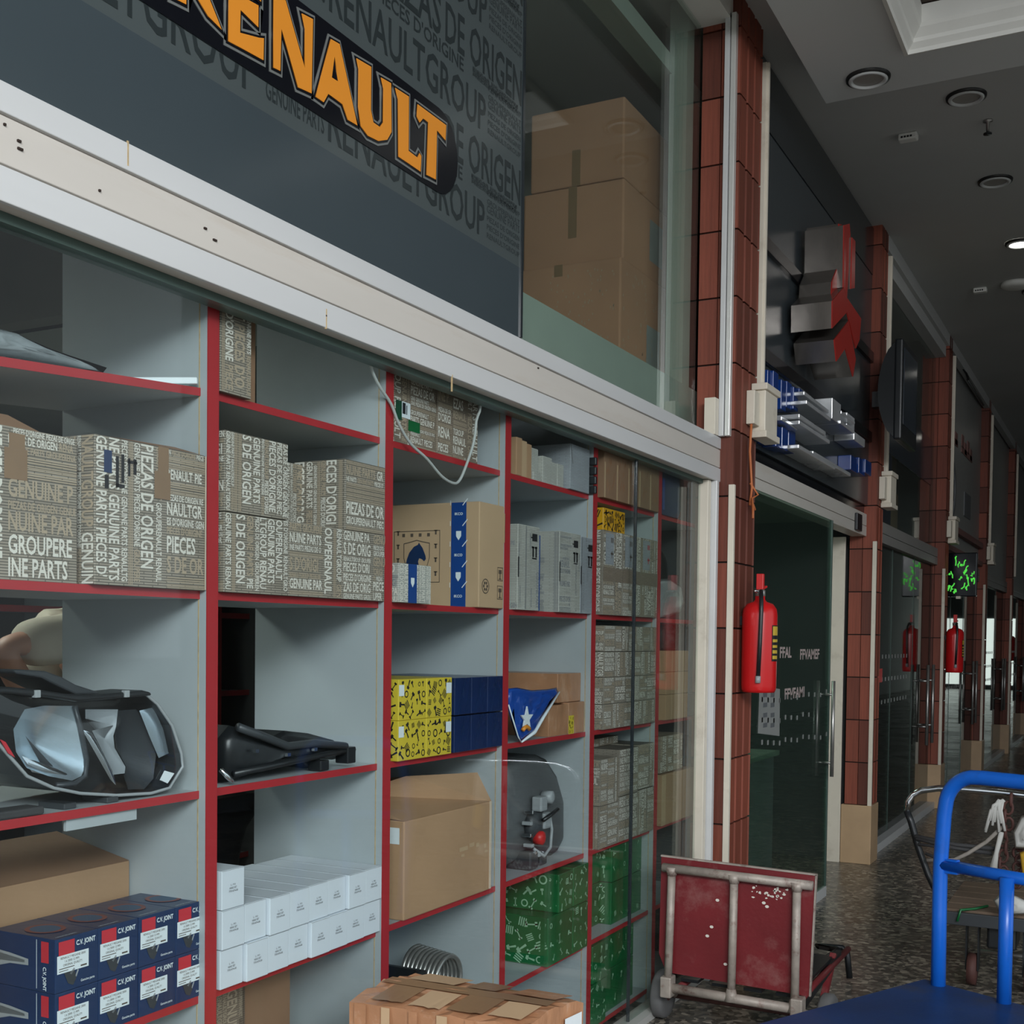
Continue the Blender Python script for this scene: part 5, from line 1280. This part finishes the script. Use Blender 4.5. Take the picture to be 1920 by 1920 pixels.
for px, lab in (((1703, 258), 'small white emergency lamp on the ceiling near the first unlit downlight'), ((1838, 545), 'small white emergency lamp farther along the ceiling')):
    x, y = XY(*px, 4.28); t = thing('ceiling_sensor', lab, 'sensor', (x, y, 4.30), 'small white ceiling boxes')
    MB().box(x-.05, x+.05, y-.03, y+.03, 4.262, 4.2995).build('case', 'moulding_white', t, .008)
    for j in range(4): MB().box(x-.035+j*.016, x-.024+j*.016, y-.0315, y-.030, 4.272, 4.282).build('slot', 'black_plastic', t)
x, y = XY(1905, 535, 4.28); b = MB(); b.lathe([(.11, 4.2995), (.11, 4.275), (.09, 4.262), (.06, 4.258), (.0, 4.256)], (x, y, 0), 26); tag(b.build('smoke_detector', 'moulding_white'), 'round white smoke detector on the ceiling by the lit downlight', 'smoke detector')
x, y = XY(1852, 240, 4.26); t = thing('sprinkler', 'small dark sprinkler head on the plain ceiling', 'sprinkler', (x, y, 4.30))
b = MB(); b.lathe([(.025, 4.2995), (.025, 4.292), (.010, 4.288), (.008, 4.235)], (x, y, 0), 12); b.build('stem', 'steel_rough', t); b = MB(); b.lathe([(.012, 4.236), (.022, 4.232), (.022, 4.226)], (x, y, 0), 12); b.build('deflector', 'black_plastic', t)
struct(MB().box(.0, .06, PIL[1]+.24, Y1, 4.20, 4.30).build('trim_40', 'plaster'))

# ================================================================== RED HAND TRUCK
YT = 4.42
t = thing('hand_truck', 'worn red hand truck with grey tube frame standing by the window', 'hand truck', (.33, YT+.3, 0))
def px3(a, b, Y): x, z = XZ(a, b, Y); return Vector((x, Y, z))
A, B, C, D = px3(1241, 1604, YT), px3(1531, 1640, YT), px3(1519, 1868, YT), px3(1236, 1806, YT)
b = MB(); pl = [(A.x, A.z), (B.x, B.z), (C.x, C.z), (D.x+.03, D.z-.03), (D.x, D.z+.04)]
b.prism(pl, fy, YT-.004, YT+.004); b.build('plate', 'truck_red', t, fix=True)
b = MB(); q = [(A.x, A.z), (B.x, B.z)]
b.bar((A.x-.002, YT, A.z), (B.x+.002, YT, B.z), .014, .006); b.bar((B.x, YT, B.z), (C.x, YT, C.z), .006, .014, up=(0, 1, 0)); b.build('plate_rim', 'truck_tube', t)
YF = YT-.028
t0, t1 = px3(1243, 1626, YF), px3(1524, 1661, YF); b0, b1 = px3(1252, 1851, YF), px3(1496, 1893, YF)
b = MB(); b.tube([t0, t1], .0175, 10); b.build('top_tube', 'truck_tube', t)
b = MB(); b.tube([b0, b1], .0185, 10); b.build('bottom_tube', 'truck_tube', t)
for a, a2 in ((1261, 1252), (1381, 1374), (1496, 1490)):
    f = (a-1243)/(1524-1243); p = t0.lerp(t1, f); g = (a2-1252)/(1496-1252); q = b0.lerp(b1, min(max(g, 0), 1))
    b = MB(); b.tube([p, q], .0155, 10); b.build('upright_tube', 'truck_tube', t)
    b = MB(); b.tube([p+Vector((0, 0, .005)), p-Vector((0, 0, .028))], [.026, .018], 8); b.build('weld_collar', 'truck_tube', t); b = MB(); b.tube([q-Vector((0, 0, .01)), q+Vector((0, 0, .035))], [.028, .018], 8); b.build('weld_collar', 'truck_tube', t)
for e in (b0, b1):
    b = MB(); b.box(e.x-.022, e.x+.022, YF-.03, YF+.03, e.z-.035, e.z+.045); b.build('corner_lug', 'truck_tube', t, .005)
for sx, nm in ((b0.x+.03, 0), (b1.x-.02, 1)):
    b = MB(); b.tube([(sx, YF+.01, b0.z-.01), (sx, YF+.35, .16), (sx, YF+.95, .16)], .014, 8); b.build('side_rail', 'truck_red', t)
b = MB(); b.tube([(.10, YF+.35, .16), (.56, YF+.35, .16)], .012, 8); b.tube([(.10, YF+.75, .16), (.56, YF+.75, .16)], .012, 8); b.build('cross_bar', 'black_plastic', t)
for k in range(4): MB().box(.10+k*.125, .17+k*.125, YF+.06, YF+.70, .174, .186).build('deck_slat', 'black_plastic', t)
p0 = px3(1532, 1774, 5.42); p1 = px3(1588, 1778, 5.42); p2 = px3(1593, 1832, 5.42)
b = MB(); b.tube([(.50, 4.70, .18), (.50, 5.40, p0.z), p0, p1-Vector((.02, 0, 0)), p1+Vector((.0, 0, -.015)), (p2.x, 5.42, .012)], .014, 8); b.build('leg', 'black_plastic', t)
b = MB(); b.bar((.54, 4.50, .10), (.55, 5.18, .175), .02, .035); b.build('brace', 'black_plastic', t)
b = MB(); b.bar((.545, 5.10, .19), (.535, 4.95, .012), .025, .03, up=(0, 1, 0)); b.build('leg', 'truck_red', t)
def wheel(cx_, cy_, r, wd, parent, ax='x'):
    b = MB(); b.lathe([(r*.55, -wd/2), (r*.9, -wd/2), (r, -wd*.3), (r, wd*.3), (r*.9, wd/2), (r*.55, wd/2)], (0, 0, 0), 22, axis='x'); 
    b.v = [(x+cx_, y+cy_, z+r+.001) for x, y, z in b.v]; o = b.build('wheel', 'rubber_grey', parent)
    b = MB(); b.lathe([(.012, -wd*.6), (r*.55, -wd*.3), (r*.55, wd*.3), (.012, wd*.6)], (0, 0, 0), 14, axis='x'); b.v = [(x+cx_, y+cy_, z+r+.001) for x, y, z in b.v]; b.build('hub', 'rust', o)
wheel(.005, YF+.12, .095, .05, t); wheel(.655, YF+.12, .095, .05, t)
b = MB(); b.tube([(-.01, YF+.12, .096), (.67, YF+.12, .096)], .011, 8); b.build('axle', 'rust', t)
b = MB(); b.tube([(b0.x+.02, YF, b0.z), (.055, YF+.12, .10)], .014, 8); b.tube([(b1.x-.02, YF, b1.z), (.60, YF+.12, .10)], .014, 8); b.build('axle_stay', 'truck_tube', t)
# scuffs of old paint
b = MB(); rng = random.Random(6)
for k in range(26):
    a = 1408+rng.uniform(0, 72); c_ = 1668+(a-1408)*.10+rng.uniform(-8, 14); p = px3(a, c_, YT-.006); s = rng.uniform(.003, .007)
    b.add([(p.x+s*rng.uniform(.6, 1.4)*math.cos(j*1.05), YT-.0052, p.z+s*rng.uniform(.4, 1.1)*math.sin(j*1.05)) for j in range(6)], [tuple(range(6))])
for a, c_ in ((1334, 1738), (1326, 1755), (1345, 1688), (1360, 1808), (1432, 1693), (1438, 1700)):
    p = px3(a, c_, YT-.006); b.add([(p.x+.008*math.cos(j*1.05), YT-.0052, p.z+.006*math.sin(j*1.05)) for j in range(6)], [tuple(range(6))])
o = b.build('paint_scuffs', 'print_cream', t); o['kind'] = 'stuff'

# ================================================================== BLUE PLATFORM CART
ZD = .30
cx0, cy0 = XY(1733, 1835, ZD)
U = Vector((-.43, -.903, 0)); V = Vector((.903, -.43, 0)); O = Vector((cx0, cy0, 0))
t = thing('platform_cart', 'blue platform cart with a blue tube push handle', 'cart', (cx0+.05, cy0-.6, 0))
def dk(u, v, z): p = O+U*u+V*v; return (p.x, p.y, z)
LD, WD = .95, .58
b = MB(); b.add([dk(u, v, z) for z in (ZD-.035, ZD) for u, v in ((0, 0), (LD, 0), (LD, WD), (0, WD))], [(3, 2, 1, 0), (4, 5, 6, 7), (0, 1, 5, 4), (1, 2, 6, 5), (2, 3, 7, 6), (3, 0, 4, 7)]); b.build('deck', 'deck_blue', t, .004, fix=True)
h0 = XY(1777, 1842, ZD); v0 = (Vector((h0[0], h0[1], 0))-O).dot(V); u0 = .03
HR = .0255; ZT = 1.045
arc_ = [dk(u0, v0, ZD-.02), dk(u0-.015, v0-.012, .55), dk(u0-.03, v0-.022, .72), dk(u0-.02, v0-.005, .90)]
for k in range(1, 8):
    a = math.pi - k/8*math.pi/2; arc_.append(dk(u0-.02, v0+.12+.12*math.cos(a)-.0, .93+(ZT-.93)*math.sin(a)))
arc_ += [dk(u0-.02, v0+.14, ZT), dk(u0-.02, WD-.17, ZT)]
for k in range(1, 8):
    a = math.pi/2 - k/8*math.pi/2; arc_.append(dk(u0-.02, WD-.17+.12*math.cos(a), .93+(ZT-.93)*math.sin(a)))
arc_ += [dk(u0, WD-.05, .7), dk(u0, WD-.05, ZD-.02)]
b = MB(); b.tube(arc_, HR, 12); b.build('handle', 'cart_blue', t)
b = MB(); b.tube([dk(u0-.028, v0-.01, .722), dk(u0-.02, WD-.05, .722)], .021, 10); b.build('cross_bar', 'cart_blue', t)
b = MB(); b.box(-.5, .5, 0, 0, 0, 0); 
g = MB(); pA, pB = Vector(dk(u0-.028, v0, .70)), Vector(dk(u0-.028, v0+.05, .722)); g.bar(pA+Vector((0, 0, .02)), pB+Vector((0, 0, .0)), .02, .05); g.build('gusset', 'cart_blue', t)
vm = (Vector((*XY(1908, 1872, ZD), 0))-O).dot(V)
b = MB(); b.tube([dk(u0, vm, .722), dk(u0, vm, ZD-.01)], .024, 10); b.build('middle_post', 'cart_blue', t)
for u, v in ((.1, .07), (.1, WD-.07), (LD-.1, .07), (LD-.1, WD-.07)):
    p = dk(u, v, 0); b = MB(); r = .085
    b.lathe([(r*.3, -.02), (r, -.018), (r, .018), (r*.3, .02)], (0, 0, 0), 18, axis='x'); b.v = [(x+p[0], y+p[1], z+r+.001) for x, y, z in b.v]; b.build('wheel', 'rubber', t)
    b = MB(); b.box(p[0]-.03, p[0]-.025, p[1]-.02, p[1]+.02, r, ZD-.035); b.box(p[0]+.025, p[0]+.03, p[1]-.02, p[1]+.02, r, ZD-.035); b.box(p[0]-.035, p[0]+.035, p[1]-.03, p[1]+.03, ZD-.05, ZD-.035); b.build('caster_fork', 'steel_rough', t)

# ================================================================== OLD CART BEHIND
YC = 5.6
t = thing('hand_cart', 'old wooden hand cart with a bent chrome handle behind the blue one', 'cart', (1.05, YC, 0))
def p5(a, b_, Y=YC): x, z = XZ(a, b_, Y); return Vector((x, Y, z))
b = MB(); b.tube([p5(1700, 1520), p5(1703, 1502), p5(1712, 1490), p5(1728, 1482), p5(1760, 1478), p5(1810, 1480), p5(1870, 1485), p5(1930, 1492), p5(2000, 1500)], .0145, 10); b.build('handle', 'chrome', t)
b = MB(); b.tube([p5(1700, 1520), p5(1708, 1540), p5(1722, 1590), p5(1740, 1640), p5(1772, 1705)], .015, 8); b.build('handle_leg', 'black_plastic', t)
b = MB(); b.tube([p5(2000, 1500), p5(2000, 1600), p5(1985, 1705)], .015, 8); b.build('handle_leg', 'black_plastic', t)
for k in range(5):
    x0 = p5(1772, 1700).x; MB().box(x0, x0+.52, YC-.05+k*.14, YC+.08+k*.14, .315, .345).build('board', 'wood_old', t, .003)
b = MB(); x0 = p5(1772, 1700).x; b.box(x0, x0+.52, YC-.075, YC-.05, .28, .335); b.build('front_rail', 'dark_plastic', t, .003)
for k, x in enumerate((p5(1822, 1800).x, p5(1930, 1800).x)):
    b = MB(); r = .07; b.lathe([(.0, -.02), (r, -.018), (r, .018), (.0, .02)], (0, 0, 0), 18, axis='x'); b.v = [(a+x, q+YC+.03, c_+r+.001) for a, q, c_ in b.v]; w_ = b.build('wheel', 'rust', t)
    b = MB(); b.box(x-.028, x-.022, YC+.0, YC+.06, .07, .315); b.box(x+.022, x+.028, YC+.0, YC+.06, .07, .315); b.build('caster_fork', 'black_plastic', t)
b = MB(); b.tube([(p5(1822, 1800).x, YC+.25, .10), (p5(1930, 1800).x+.2, YC+.25, .10)], .012, 8); b.build('axle', 'steel_rough', t)
MB().box(p5(1850, 1800).x, p5(1905, 1800).x, YC-.02, YC+.2, .18, .28).build('tool_box', 'black_plastic', t, .01)
mb = MB()
for k, (a, b_, a2, b2) in enumerate(((1716, 1568, 1870, 1592), (1718, 1572, 1860, 1600), (1722, 1583, 1840, 1590), (1735, 1600, 1850, 1640))):
    mb.tube([p5(a, b_, YC-.02), p5((a+a2)/2, (b_+b2)/2+4, YC-.03), p5(a2, b2, YC-.02)], .010 if k < 2 else .007, 6)
tag(mb.build('elastic_straps', 'rubber'), 'black elastic straps stretched across the old cart handle', 'straps')
mb = MB(); mb.tube([p5(1738, 1613, YC-.04), p5(1790, 1612, YC-.05), p5(1815, 1600, YC-.05), p5(1850, 1578, YC-.05), p5(1880, 1550, YC-.05)], .009, 7); tag(mb.build('rope', 'rope'), 'grey rope tied from the old cart handle to the chain', 'rope')
# chain
ch = thing('chain', 'rusty chain hanging from the chrome cart handle', 'chain', (p5(1895, 1500).x, YC-.03, .5))
for k in range(11):
    c_ = p5(1896-(k % 3)*4-(k*1.6), 1500+k*15, YC-.045); b = MB()
    if k % 2: b.tube([c_+Vector((.018*math.cos(a), 0, .028*math.sin(a))) for a in [2*math.pi*i/10 for i in range(10)]], .0065, 6, closed=True)
    else: b.tube([c_+Vector((0, .018*math.cos(a), .028*math.sin(a))) for a in [2*math.pi*i/10 for i in range(10)]], .0065, 6, closed=True)
    b.build('link', 'rust', ch)
for k in range(6):
    c_ = p5(1912-(k % 2)*5, 1585+k*14, YC-.05); b = MB(); b.tube([c_+Vector((.016*math.cos(a), .004*math.sin(a*2), .024*math.sin(a))) for a in [2*math.pi*i/10 for i in range(10)]], .006, 6, closed=True); b.build('link', 'rust', ch)
def rag(name, px, Y, mt, lab, bulge=.05, seed=1, cat='rag'):
    q = [XZ(a, b_, Y) for a, b_ in px]; mb = MB(); mb.dome(q, lambda a, b_, w_: (a, Y-w_, b_), 0, bulge, 5, noise=bulge*.35, seed=seed); mb.dome(q, lambda a, b_, w_: (a, Y+w_, b_), 0, bulge*.5, 3, noise=.004, seed=seed+1)
    return tag(mb.build(name, mt, None, fix=True), lab, cat)
rag('plastic_bag', [(1862,1688),(1880,1672),(1905,1680),(1925,1690),(1930,1712),(1900,1716),(1872,1708)], YC-.13, 'rag_white', 'white plastic bag hanging over the edge of the old cart', .04, 3, 'bag')
rag('cloth_rag', [(1900,1560),(1915,1530),(1945,1520),(1950,1600),(1920,1592),(1903,1590)], YC-.10, 'rag_white', 'white cloth rag tucked behind the chain', .04, 5)
rag('cloth_rag', [(1912,1598),(1940,1590),(1945,1650),(1918,1655)], YC-.12, 'rag_yellow', 'yellow cloth rag below the white one by the chain', .03, 7)
mb = MB(); rng = random.Random(2); top = p5(1880, 1500, YC-.06)
for k in range(9):
    e = p5(1845+k*5+rng.uniform(-3, 3), 1540+rng.uniform(-12, 22), YC-.07); mb.tube([top+Vector((rng.uniform(-.015, .015), 0, 0)), top.lerp(e, .5)+Vector((-.012, 0, .02)), e], [.008, .008, .006], 6)
tag(mb.build('rag_tassel', 'rag_white'), 'white frayed tassel tied to the chrome cart handle', 'rag')
mb = MB(); e0 = p5(1878, 1560, YC-.06); mb.tube([e0, p5(1868, 1600, YC-.06), p5(1860, 1640, YC-.06)], [.012, .010, .022], 7); tag(mb.build('rag_strip', 'rag_white'), 'twisted white rag strip hanging left of the chain', 'rag')
mb = MB(); mb.tube([(p5(1800, 1715).x, YC-.09, .30), (p5(1806, 1700).x, YC-.085, .35), (p5(1830, 1690).x, YC-.04, .352), (p5(1850, 1672).x, YC+.05, .352)], .006, 6); tag(mb.build('twine', 'green_card'), 'green twine end lying on the old cart boards', 'twine')

# ================================================================== TAPED CARTON in front of the window
ZT_ = .655
cL, cB, cR, cF = XY(655, 1868, ZT_), XY(779, 1819, ZT_), XY(1094, 1868, ZT_), XY(985, 1917, ZT_)
t = thing('taped_carton', 'battered brown carton wrapped in clear tape in front of the window', 'carton', ((cL[0]+cR[0])/2, (cL[1]+cR[1])/2, 0))
q = [cL, cF, cR, cB]; NX, NY = 12, 8
mb = MB(); rng = random.Random(3); grid = []
for j in range(NY+1):
    for i in range(NX+1):
        a, b_ = i/NX, j/NY
        x = (cL[0]*(1-a)+cF[0]*a)*(1-b_)+(cB[0]*(1-a)+cR[0]*a)*b_; y = (cL[1]*(1-a)+cF[1]*a)*(1-b_)+(cB[1]*(1-a)+cR[1]*a)*b_
        z = ZT_ + rng.uniform(-.004, .005) - .012*(abs(b_-.5)*2)**3 + (.006 if abs(b_-.5) < .1 else 0)
        grid.append((x, y, z))
fs = [(j*(NX+1)+i, j*(NX+1)+i+1, (j+1)*(NX+1)+i+1, (j+1)*(NX+1)+i) for j in range(NY) for i in range(NX)]
mb.add(grid, fs)
n = len(mb.v); per = [i for i in range(NX+1)] + [j*(NX+1)+NX for j in range(1, NY+1)] + [NY*(NX+1)+i for i in range(NX-1, -1, -1)] + [j*(NX+1) for j in range(NY-1, 0, -1)]
low = [(grid[i][0]+rng.uniform(-.004, .004), grid[i][1]+rng.uniform(-.004, .004), ZT_-.25) for i in per]; flo = [(grid[i][0], grid[i][1], 0.0) for i in per]
mb.v += low + flo; N = len(per)
for k in range(N):
    k2 = (k+1) % N; mb.f.append((per[k], n+k, n+k2, per[k2])); mb.mi.append(0); mb.sm.append(False); mb.f.append((n+k, n+N+k, n+N+k2, n+k2)); mb.mi.append(0); mb.sm.append(False)
mb.f.append(tuple(n+N+k for k in range(N))); mb.mi.append(0); mb.sm.append(False)
mb.build('body', 'card_wrapped', t, fix=True)
def ontop(a, b_, dz=.010):
    x = (cL[0]*(1-a)+cF[0]*a)*(1-b_)+(cB[0]*(1-a)+cR[0]*a)*b_; y = (cL[1]*(1-a)+cF[1]*a)*(1-b_)+(cB[1]*(1-a)+cR[1]*a)*b_
    return (x, y, ZT_+dz-.012*(abs(b_-.5)*2)**3)
for k, (a0, a1, b0_, b1_, m_) in enumerate(((.02, .98, .42, .60, 'card_tape'), (.12, .30, .03, .40, 'card_tape'), (.34, .52, .02, .38, 'card_light'), (.55, .75, .04, .42, 'card_tape'), (.78, .96, .05, .40, 'card_light'), (.1, .38, .62, .96, 'card_light'), (.45, .62, .62, .95, 'card_tape'), (.7, .95, .64, .96, 'card_wrapped'))):
    mb = MB(); m_n = 6; pts = []
    for i in range(m_n+1):
        a = a0+(a1-a0)*i/m_n; pts += [ontop(a, b0_+rng.uniform(-.01, .01)), ontop(a+rng.uniform(-.01, .01), b1_)]
    mb.add(pts, [(2*i, 2*i+2, 2*i+3, 2*i+1) for i in range(m_n)]); mb.build('tape_strip', m_, t)
FV = Vector((cF[0], cF[1], 0)); RV = Vector((cR[0], cR[1], 0)); nrm = Vector(((RV-FV).y, -(RV-FV).x, 0)).normalized()
def onside(a, z): p = FV.lerp(RV, a)+nrm*.008; return (p.x, p.y, z)
mb = MB(); mb.add([onside(.62, ZT_-.20), onside(.92, ZT_-.20), onside(.92, ZT_-.03), onside(.62, ZT_-.03)], [(0, 1, 2, 3)]); lb = mb.build('label', 'white_label', t)
nrm2 = nrm*.001
mb = MB()
for k in range(4): mb.add([tuple(Vector(onside(.66, ZT_-.08-k*.03))+nrm2), tuple(Vector(onside(.88, ZT_-.08-k*.03))+nrm2), tuple(Vector(onside(.88, ZT_-.072-k*.03))+nrm2), tuple(Vector(onside(.66, ZT_-.072-k*.03))+nrm2)], [(0, 1, 2, 3)])
mb.build('label_print', 'print_grey', lb)
LV = Vector((cL[0], cL[1], 0)); n3 = Vector((0, -1, 0))
for k, (a, wd) in enumerate(((.04, .07), (.2, .05), (.36, .05), (.52, .06), (.68, .05), (.86, .07))):
    p0_, p1_ = LV.lerp(FV, a)+n3*.007, LV.lerp(FV, a+wd)+n3*.007
    mb = MB(); mb.add([(p0_.x, p0_.y, ZT_-.3), (p1_.x, p1_.y, ZT_-.3), (p1_.x, p1_.y, ZT_-.012), (p0_.x, p0_.y, ZT_-.012)], [(0, 1, 2, 3)]); mb.build('tape_strip', 'card_light' if k % 2 else 'card_wrapped', t)

# ================================================================== PERSON inside the shop
def skin(name, verts, edges, radii, mt, parent=None, sub=2):
    me = bpy.data.meshes.new(name); me.from_pydata(verts, edges, []); o = bpy.data.objects.new(name, me); COL.objects.link(o)
    o.modifiers.new('skin', 'SKIN'); 
    for i, r in enumerate(radii): me.skin_vertices[0].data[i].radius = (r, r) if not isinstance(r, tuple) else r
    me.skin_vertices[0].data[0].use_root = True
    s_ = o.modifiers.new('sub', 'SUBSURF'); s_.levels = sub; s_.render_levels = sub
    dg = bpy.context.evaluated_depsgraph_get(); m2 = bpy.data.meshes.new_from_object(o.evaluated_get(dg)); bpy.data.objects.remove(o)
    m2.materials.clear(); m2.materials.append(M[mt]); m2.name = name
    for p in m2.polygons: p.use_smooth = True
    return link(name, m2, parent)
PX, PY = -1.13, 2.50
person = thing('person', 'person in a beige short-sleeved shirt reaching down behind the headlamp', 'person', (PX, PY+.45, 0))
# local frame: facing -Y, leaning forward; the near arm (+X side) reaches forward, forearm hanging
def pl_(v): return [(a, b_-.45, c_) for a, b_, c_ in v]
V_ = pl_([(0, .55, .95), (0, .50, 1.10), (0, .38, 1.27), (0, .22, 1.45), (0, .15, 1.54), (0, .10, 1.62), (0, .07, 1.69), (0, .06, 1.78),
      (.17, .10, 1.51), (.18, -.12, 1.49), (.19, -.36, 1.465), (.20, -.30, 1.36), (.20, -.22, 1.25),
      (-.17, .13, 1.51), (-.22, .10, 1.34), (-.23, .06, 1.22), (-.20, -.10, 1.12), (-.18, -.18, 1.08),
      (.10, .55, .88), (.11, .50, .50), (.11, .56, .10), (.11, .44, .045), (-.10, .55, .88), (-.11, .50, .50), (-.11, .56, .10), (-.11, .44, .045)])
E2 = [(0, 1), (1, 2), (2, 3), (3, 4), (4, 5), (5, 6), (6, 7), (3, 8), (8, 9), (9, 10), (10, 11), (11, 12), (3, 13), (13, 14), (14, 15), (15, 16), (16, 17), (0, 18), (18, 19), (19, 20), (20, 21), (0, 22), (22, 23), (23, 24), (24, 25)]
Rr = [.13, .125, .14, .13, .06, .055, .085, .075, .060, .042, .040, .037, .028, .060, .05, .043, .036, .028, .085, .06, .045, .04, .085, .06, .045, .04]
skin('body', V_, E2, Rr, 'skin', person)
sh_v = pl_([(0, .55, .93), (0, .50, 1.10), (0, .38, 1.27), (0, .22, 1.45), (0, .16, 1.53), (.17, .10, 1.51), (.18, -.10, 1.492), (.187, -.31, 1.470), (-.17, .13, 1.51), (-.20, .115, 1.42), (-.22, .10, 1.34)])
skin('shirt', sh_v, [(0, 1), (1, 2), (2, 3), (3, 4), (3, 5), (5, 6), (6, 7), (3, 8), (8, 9), (9, 10)], [.155, .15, .165, .155, .085, .082, .074, .070, .085, .08, .075], 'shirt', person)
skin('trousers', pl_([(0, .55, .96), (.10, .55, .88), (.11, .50, .50), (.11, .56, .12), (-.10, .55, .88), (-.11, .50, .50), (-.11, .56, .12)]), [(0, 1), (1, 2), (2, 3), (0, 4), (4, 5), (5, 6)], [.15, .105, .082, .066, .105, .082, .066], 'trousers', person)
skin('hair', pl_([(0, .12, 1.74), (0, .09, 1.815), (0, .035, 1.835)]), [(0, 1), (1, 2)], [.078, .082, .06], 'hair', person)
mb = MB(); mb.T = Matrix.Translation((PX, PY-.015, .08)); mb.dome([(-.012, 1.655), (.012, 1.655), (.016, 1.632), (-.016, 1.632)], lambda a, b_, w_: (a, -w_, b_), 0, .02, 3); mb.build('nose', 'skin', person, fix=True)
for sx in (-.032, .032):
    mb = MB(); mb.T = Matrix.Translation((PX+sx, PY-.008, 1.748)); mb.lathe([(.0, -.010), (.010, 0), (.0, .010)], (0, 0, 0), 10); mb.build('eye', 'white_label', person)
    mb = MB(); mb.T = Matrix.Translation((PX+sx*2.75, PY+.075, 1.73)); mb.lathe([(.0, -.03), (.014, -.01), (.016, .012), (.0, .03)], (0, 0, 0), 8); mb.build('ear', 'skin', person)
mb = MB(); mb.T = Matrix.Translation((PX, PY-.014, 1.685)); mb.box(-.022, .022, -.004, .004, -.004, .004); mb.build('mouth', 'tag_red', person, .003)
for base in ((.20, -.66, 1.24), (-.18, -.63, 1.08)):
    bx_, by_, bz_ = base; vv = [(bx_, by_, bz_), (bx_, by_-.015, bz_-.07)]; ee = [(0, 1)]; rr = [.026, .030]
    for k in range(4):
        i = len(vv); o_ = -.027+k*.018; L_ = [.030, .036, .034, .027][k]
        vv += [(bx_+o_, by_-.02, bz_-.105), (bx_+o_, by_-.028, bz_-.115-L_), (bx_+o_, by_-.012, bz_-.12-L_*1.8)]; ee += [(1, i), (i, i+1), (i+1, i+2)]; rr += [.0095, .0085, .0075]
    i = len(vv); s_ = 1 if bx_ < 0 else -1
    vv += [(bx_+s_*.032, by_-.02, bz_-.05), (bx_+s_*.05, by_-.035, bz_-.08), (bx_+s_*.052, by_-.04, bz_-.105)]; ee += [(0, i), (i, i+1), (i+1, i+2)]; rr += [.012, .0095, .008]
    skin('hand', vv, ee, rr, 'skin', person)
# fill lamp panel added to brighten the second shop's sales room
lm = thing('fill_lamp', 'flat lamp panel inside the second shop', 'ceiling light', (-.65, 6.8, 2.30))
MB().box(-.85, -.45, 6.5, 7.1, 2.30, 2.34).build('case', 'white_metal', lm, .004); MB().box(-.83, -.47, 6.52, 7.08, 2.296, 2.2995).build('diffuser', 'fill_soft', lm)
struct(MB().box(-3.5, -.11, PIL[0]+.23, PIL[1]+.09, 2.345, 2.42).build('ceiling_shop', 'mezz_wall'))
lm = thing('fill_lamp', 'flat lamp panel inside the shelved shop', 'ceiling light', (-1.7, 1.9, 2.55))  # fill lamp added out of view to light the person and shelves
MB().box(-2.2, -1.5, 1.3, 2.5, 2.55, 2.59).build('case', 'white_metal', lm, .004); MB().box(-2.18, -1.52, 1.32, 2.48, 2.545, 2.5495).build('diffuser', 'fill_soft', lm)
b = MB(); b.tube([(-1.85, 1.9, 2.59), (-1.85, 1.9, 4.3)], .006, 6); b.build('hanging_rod', 'steel_rough', lm)
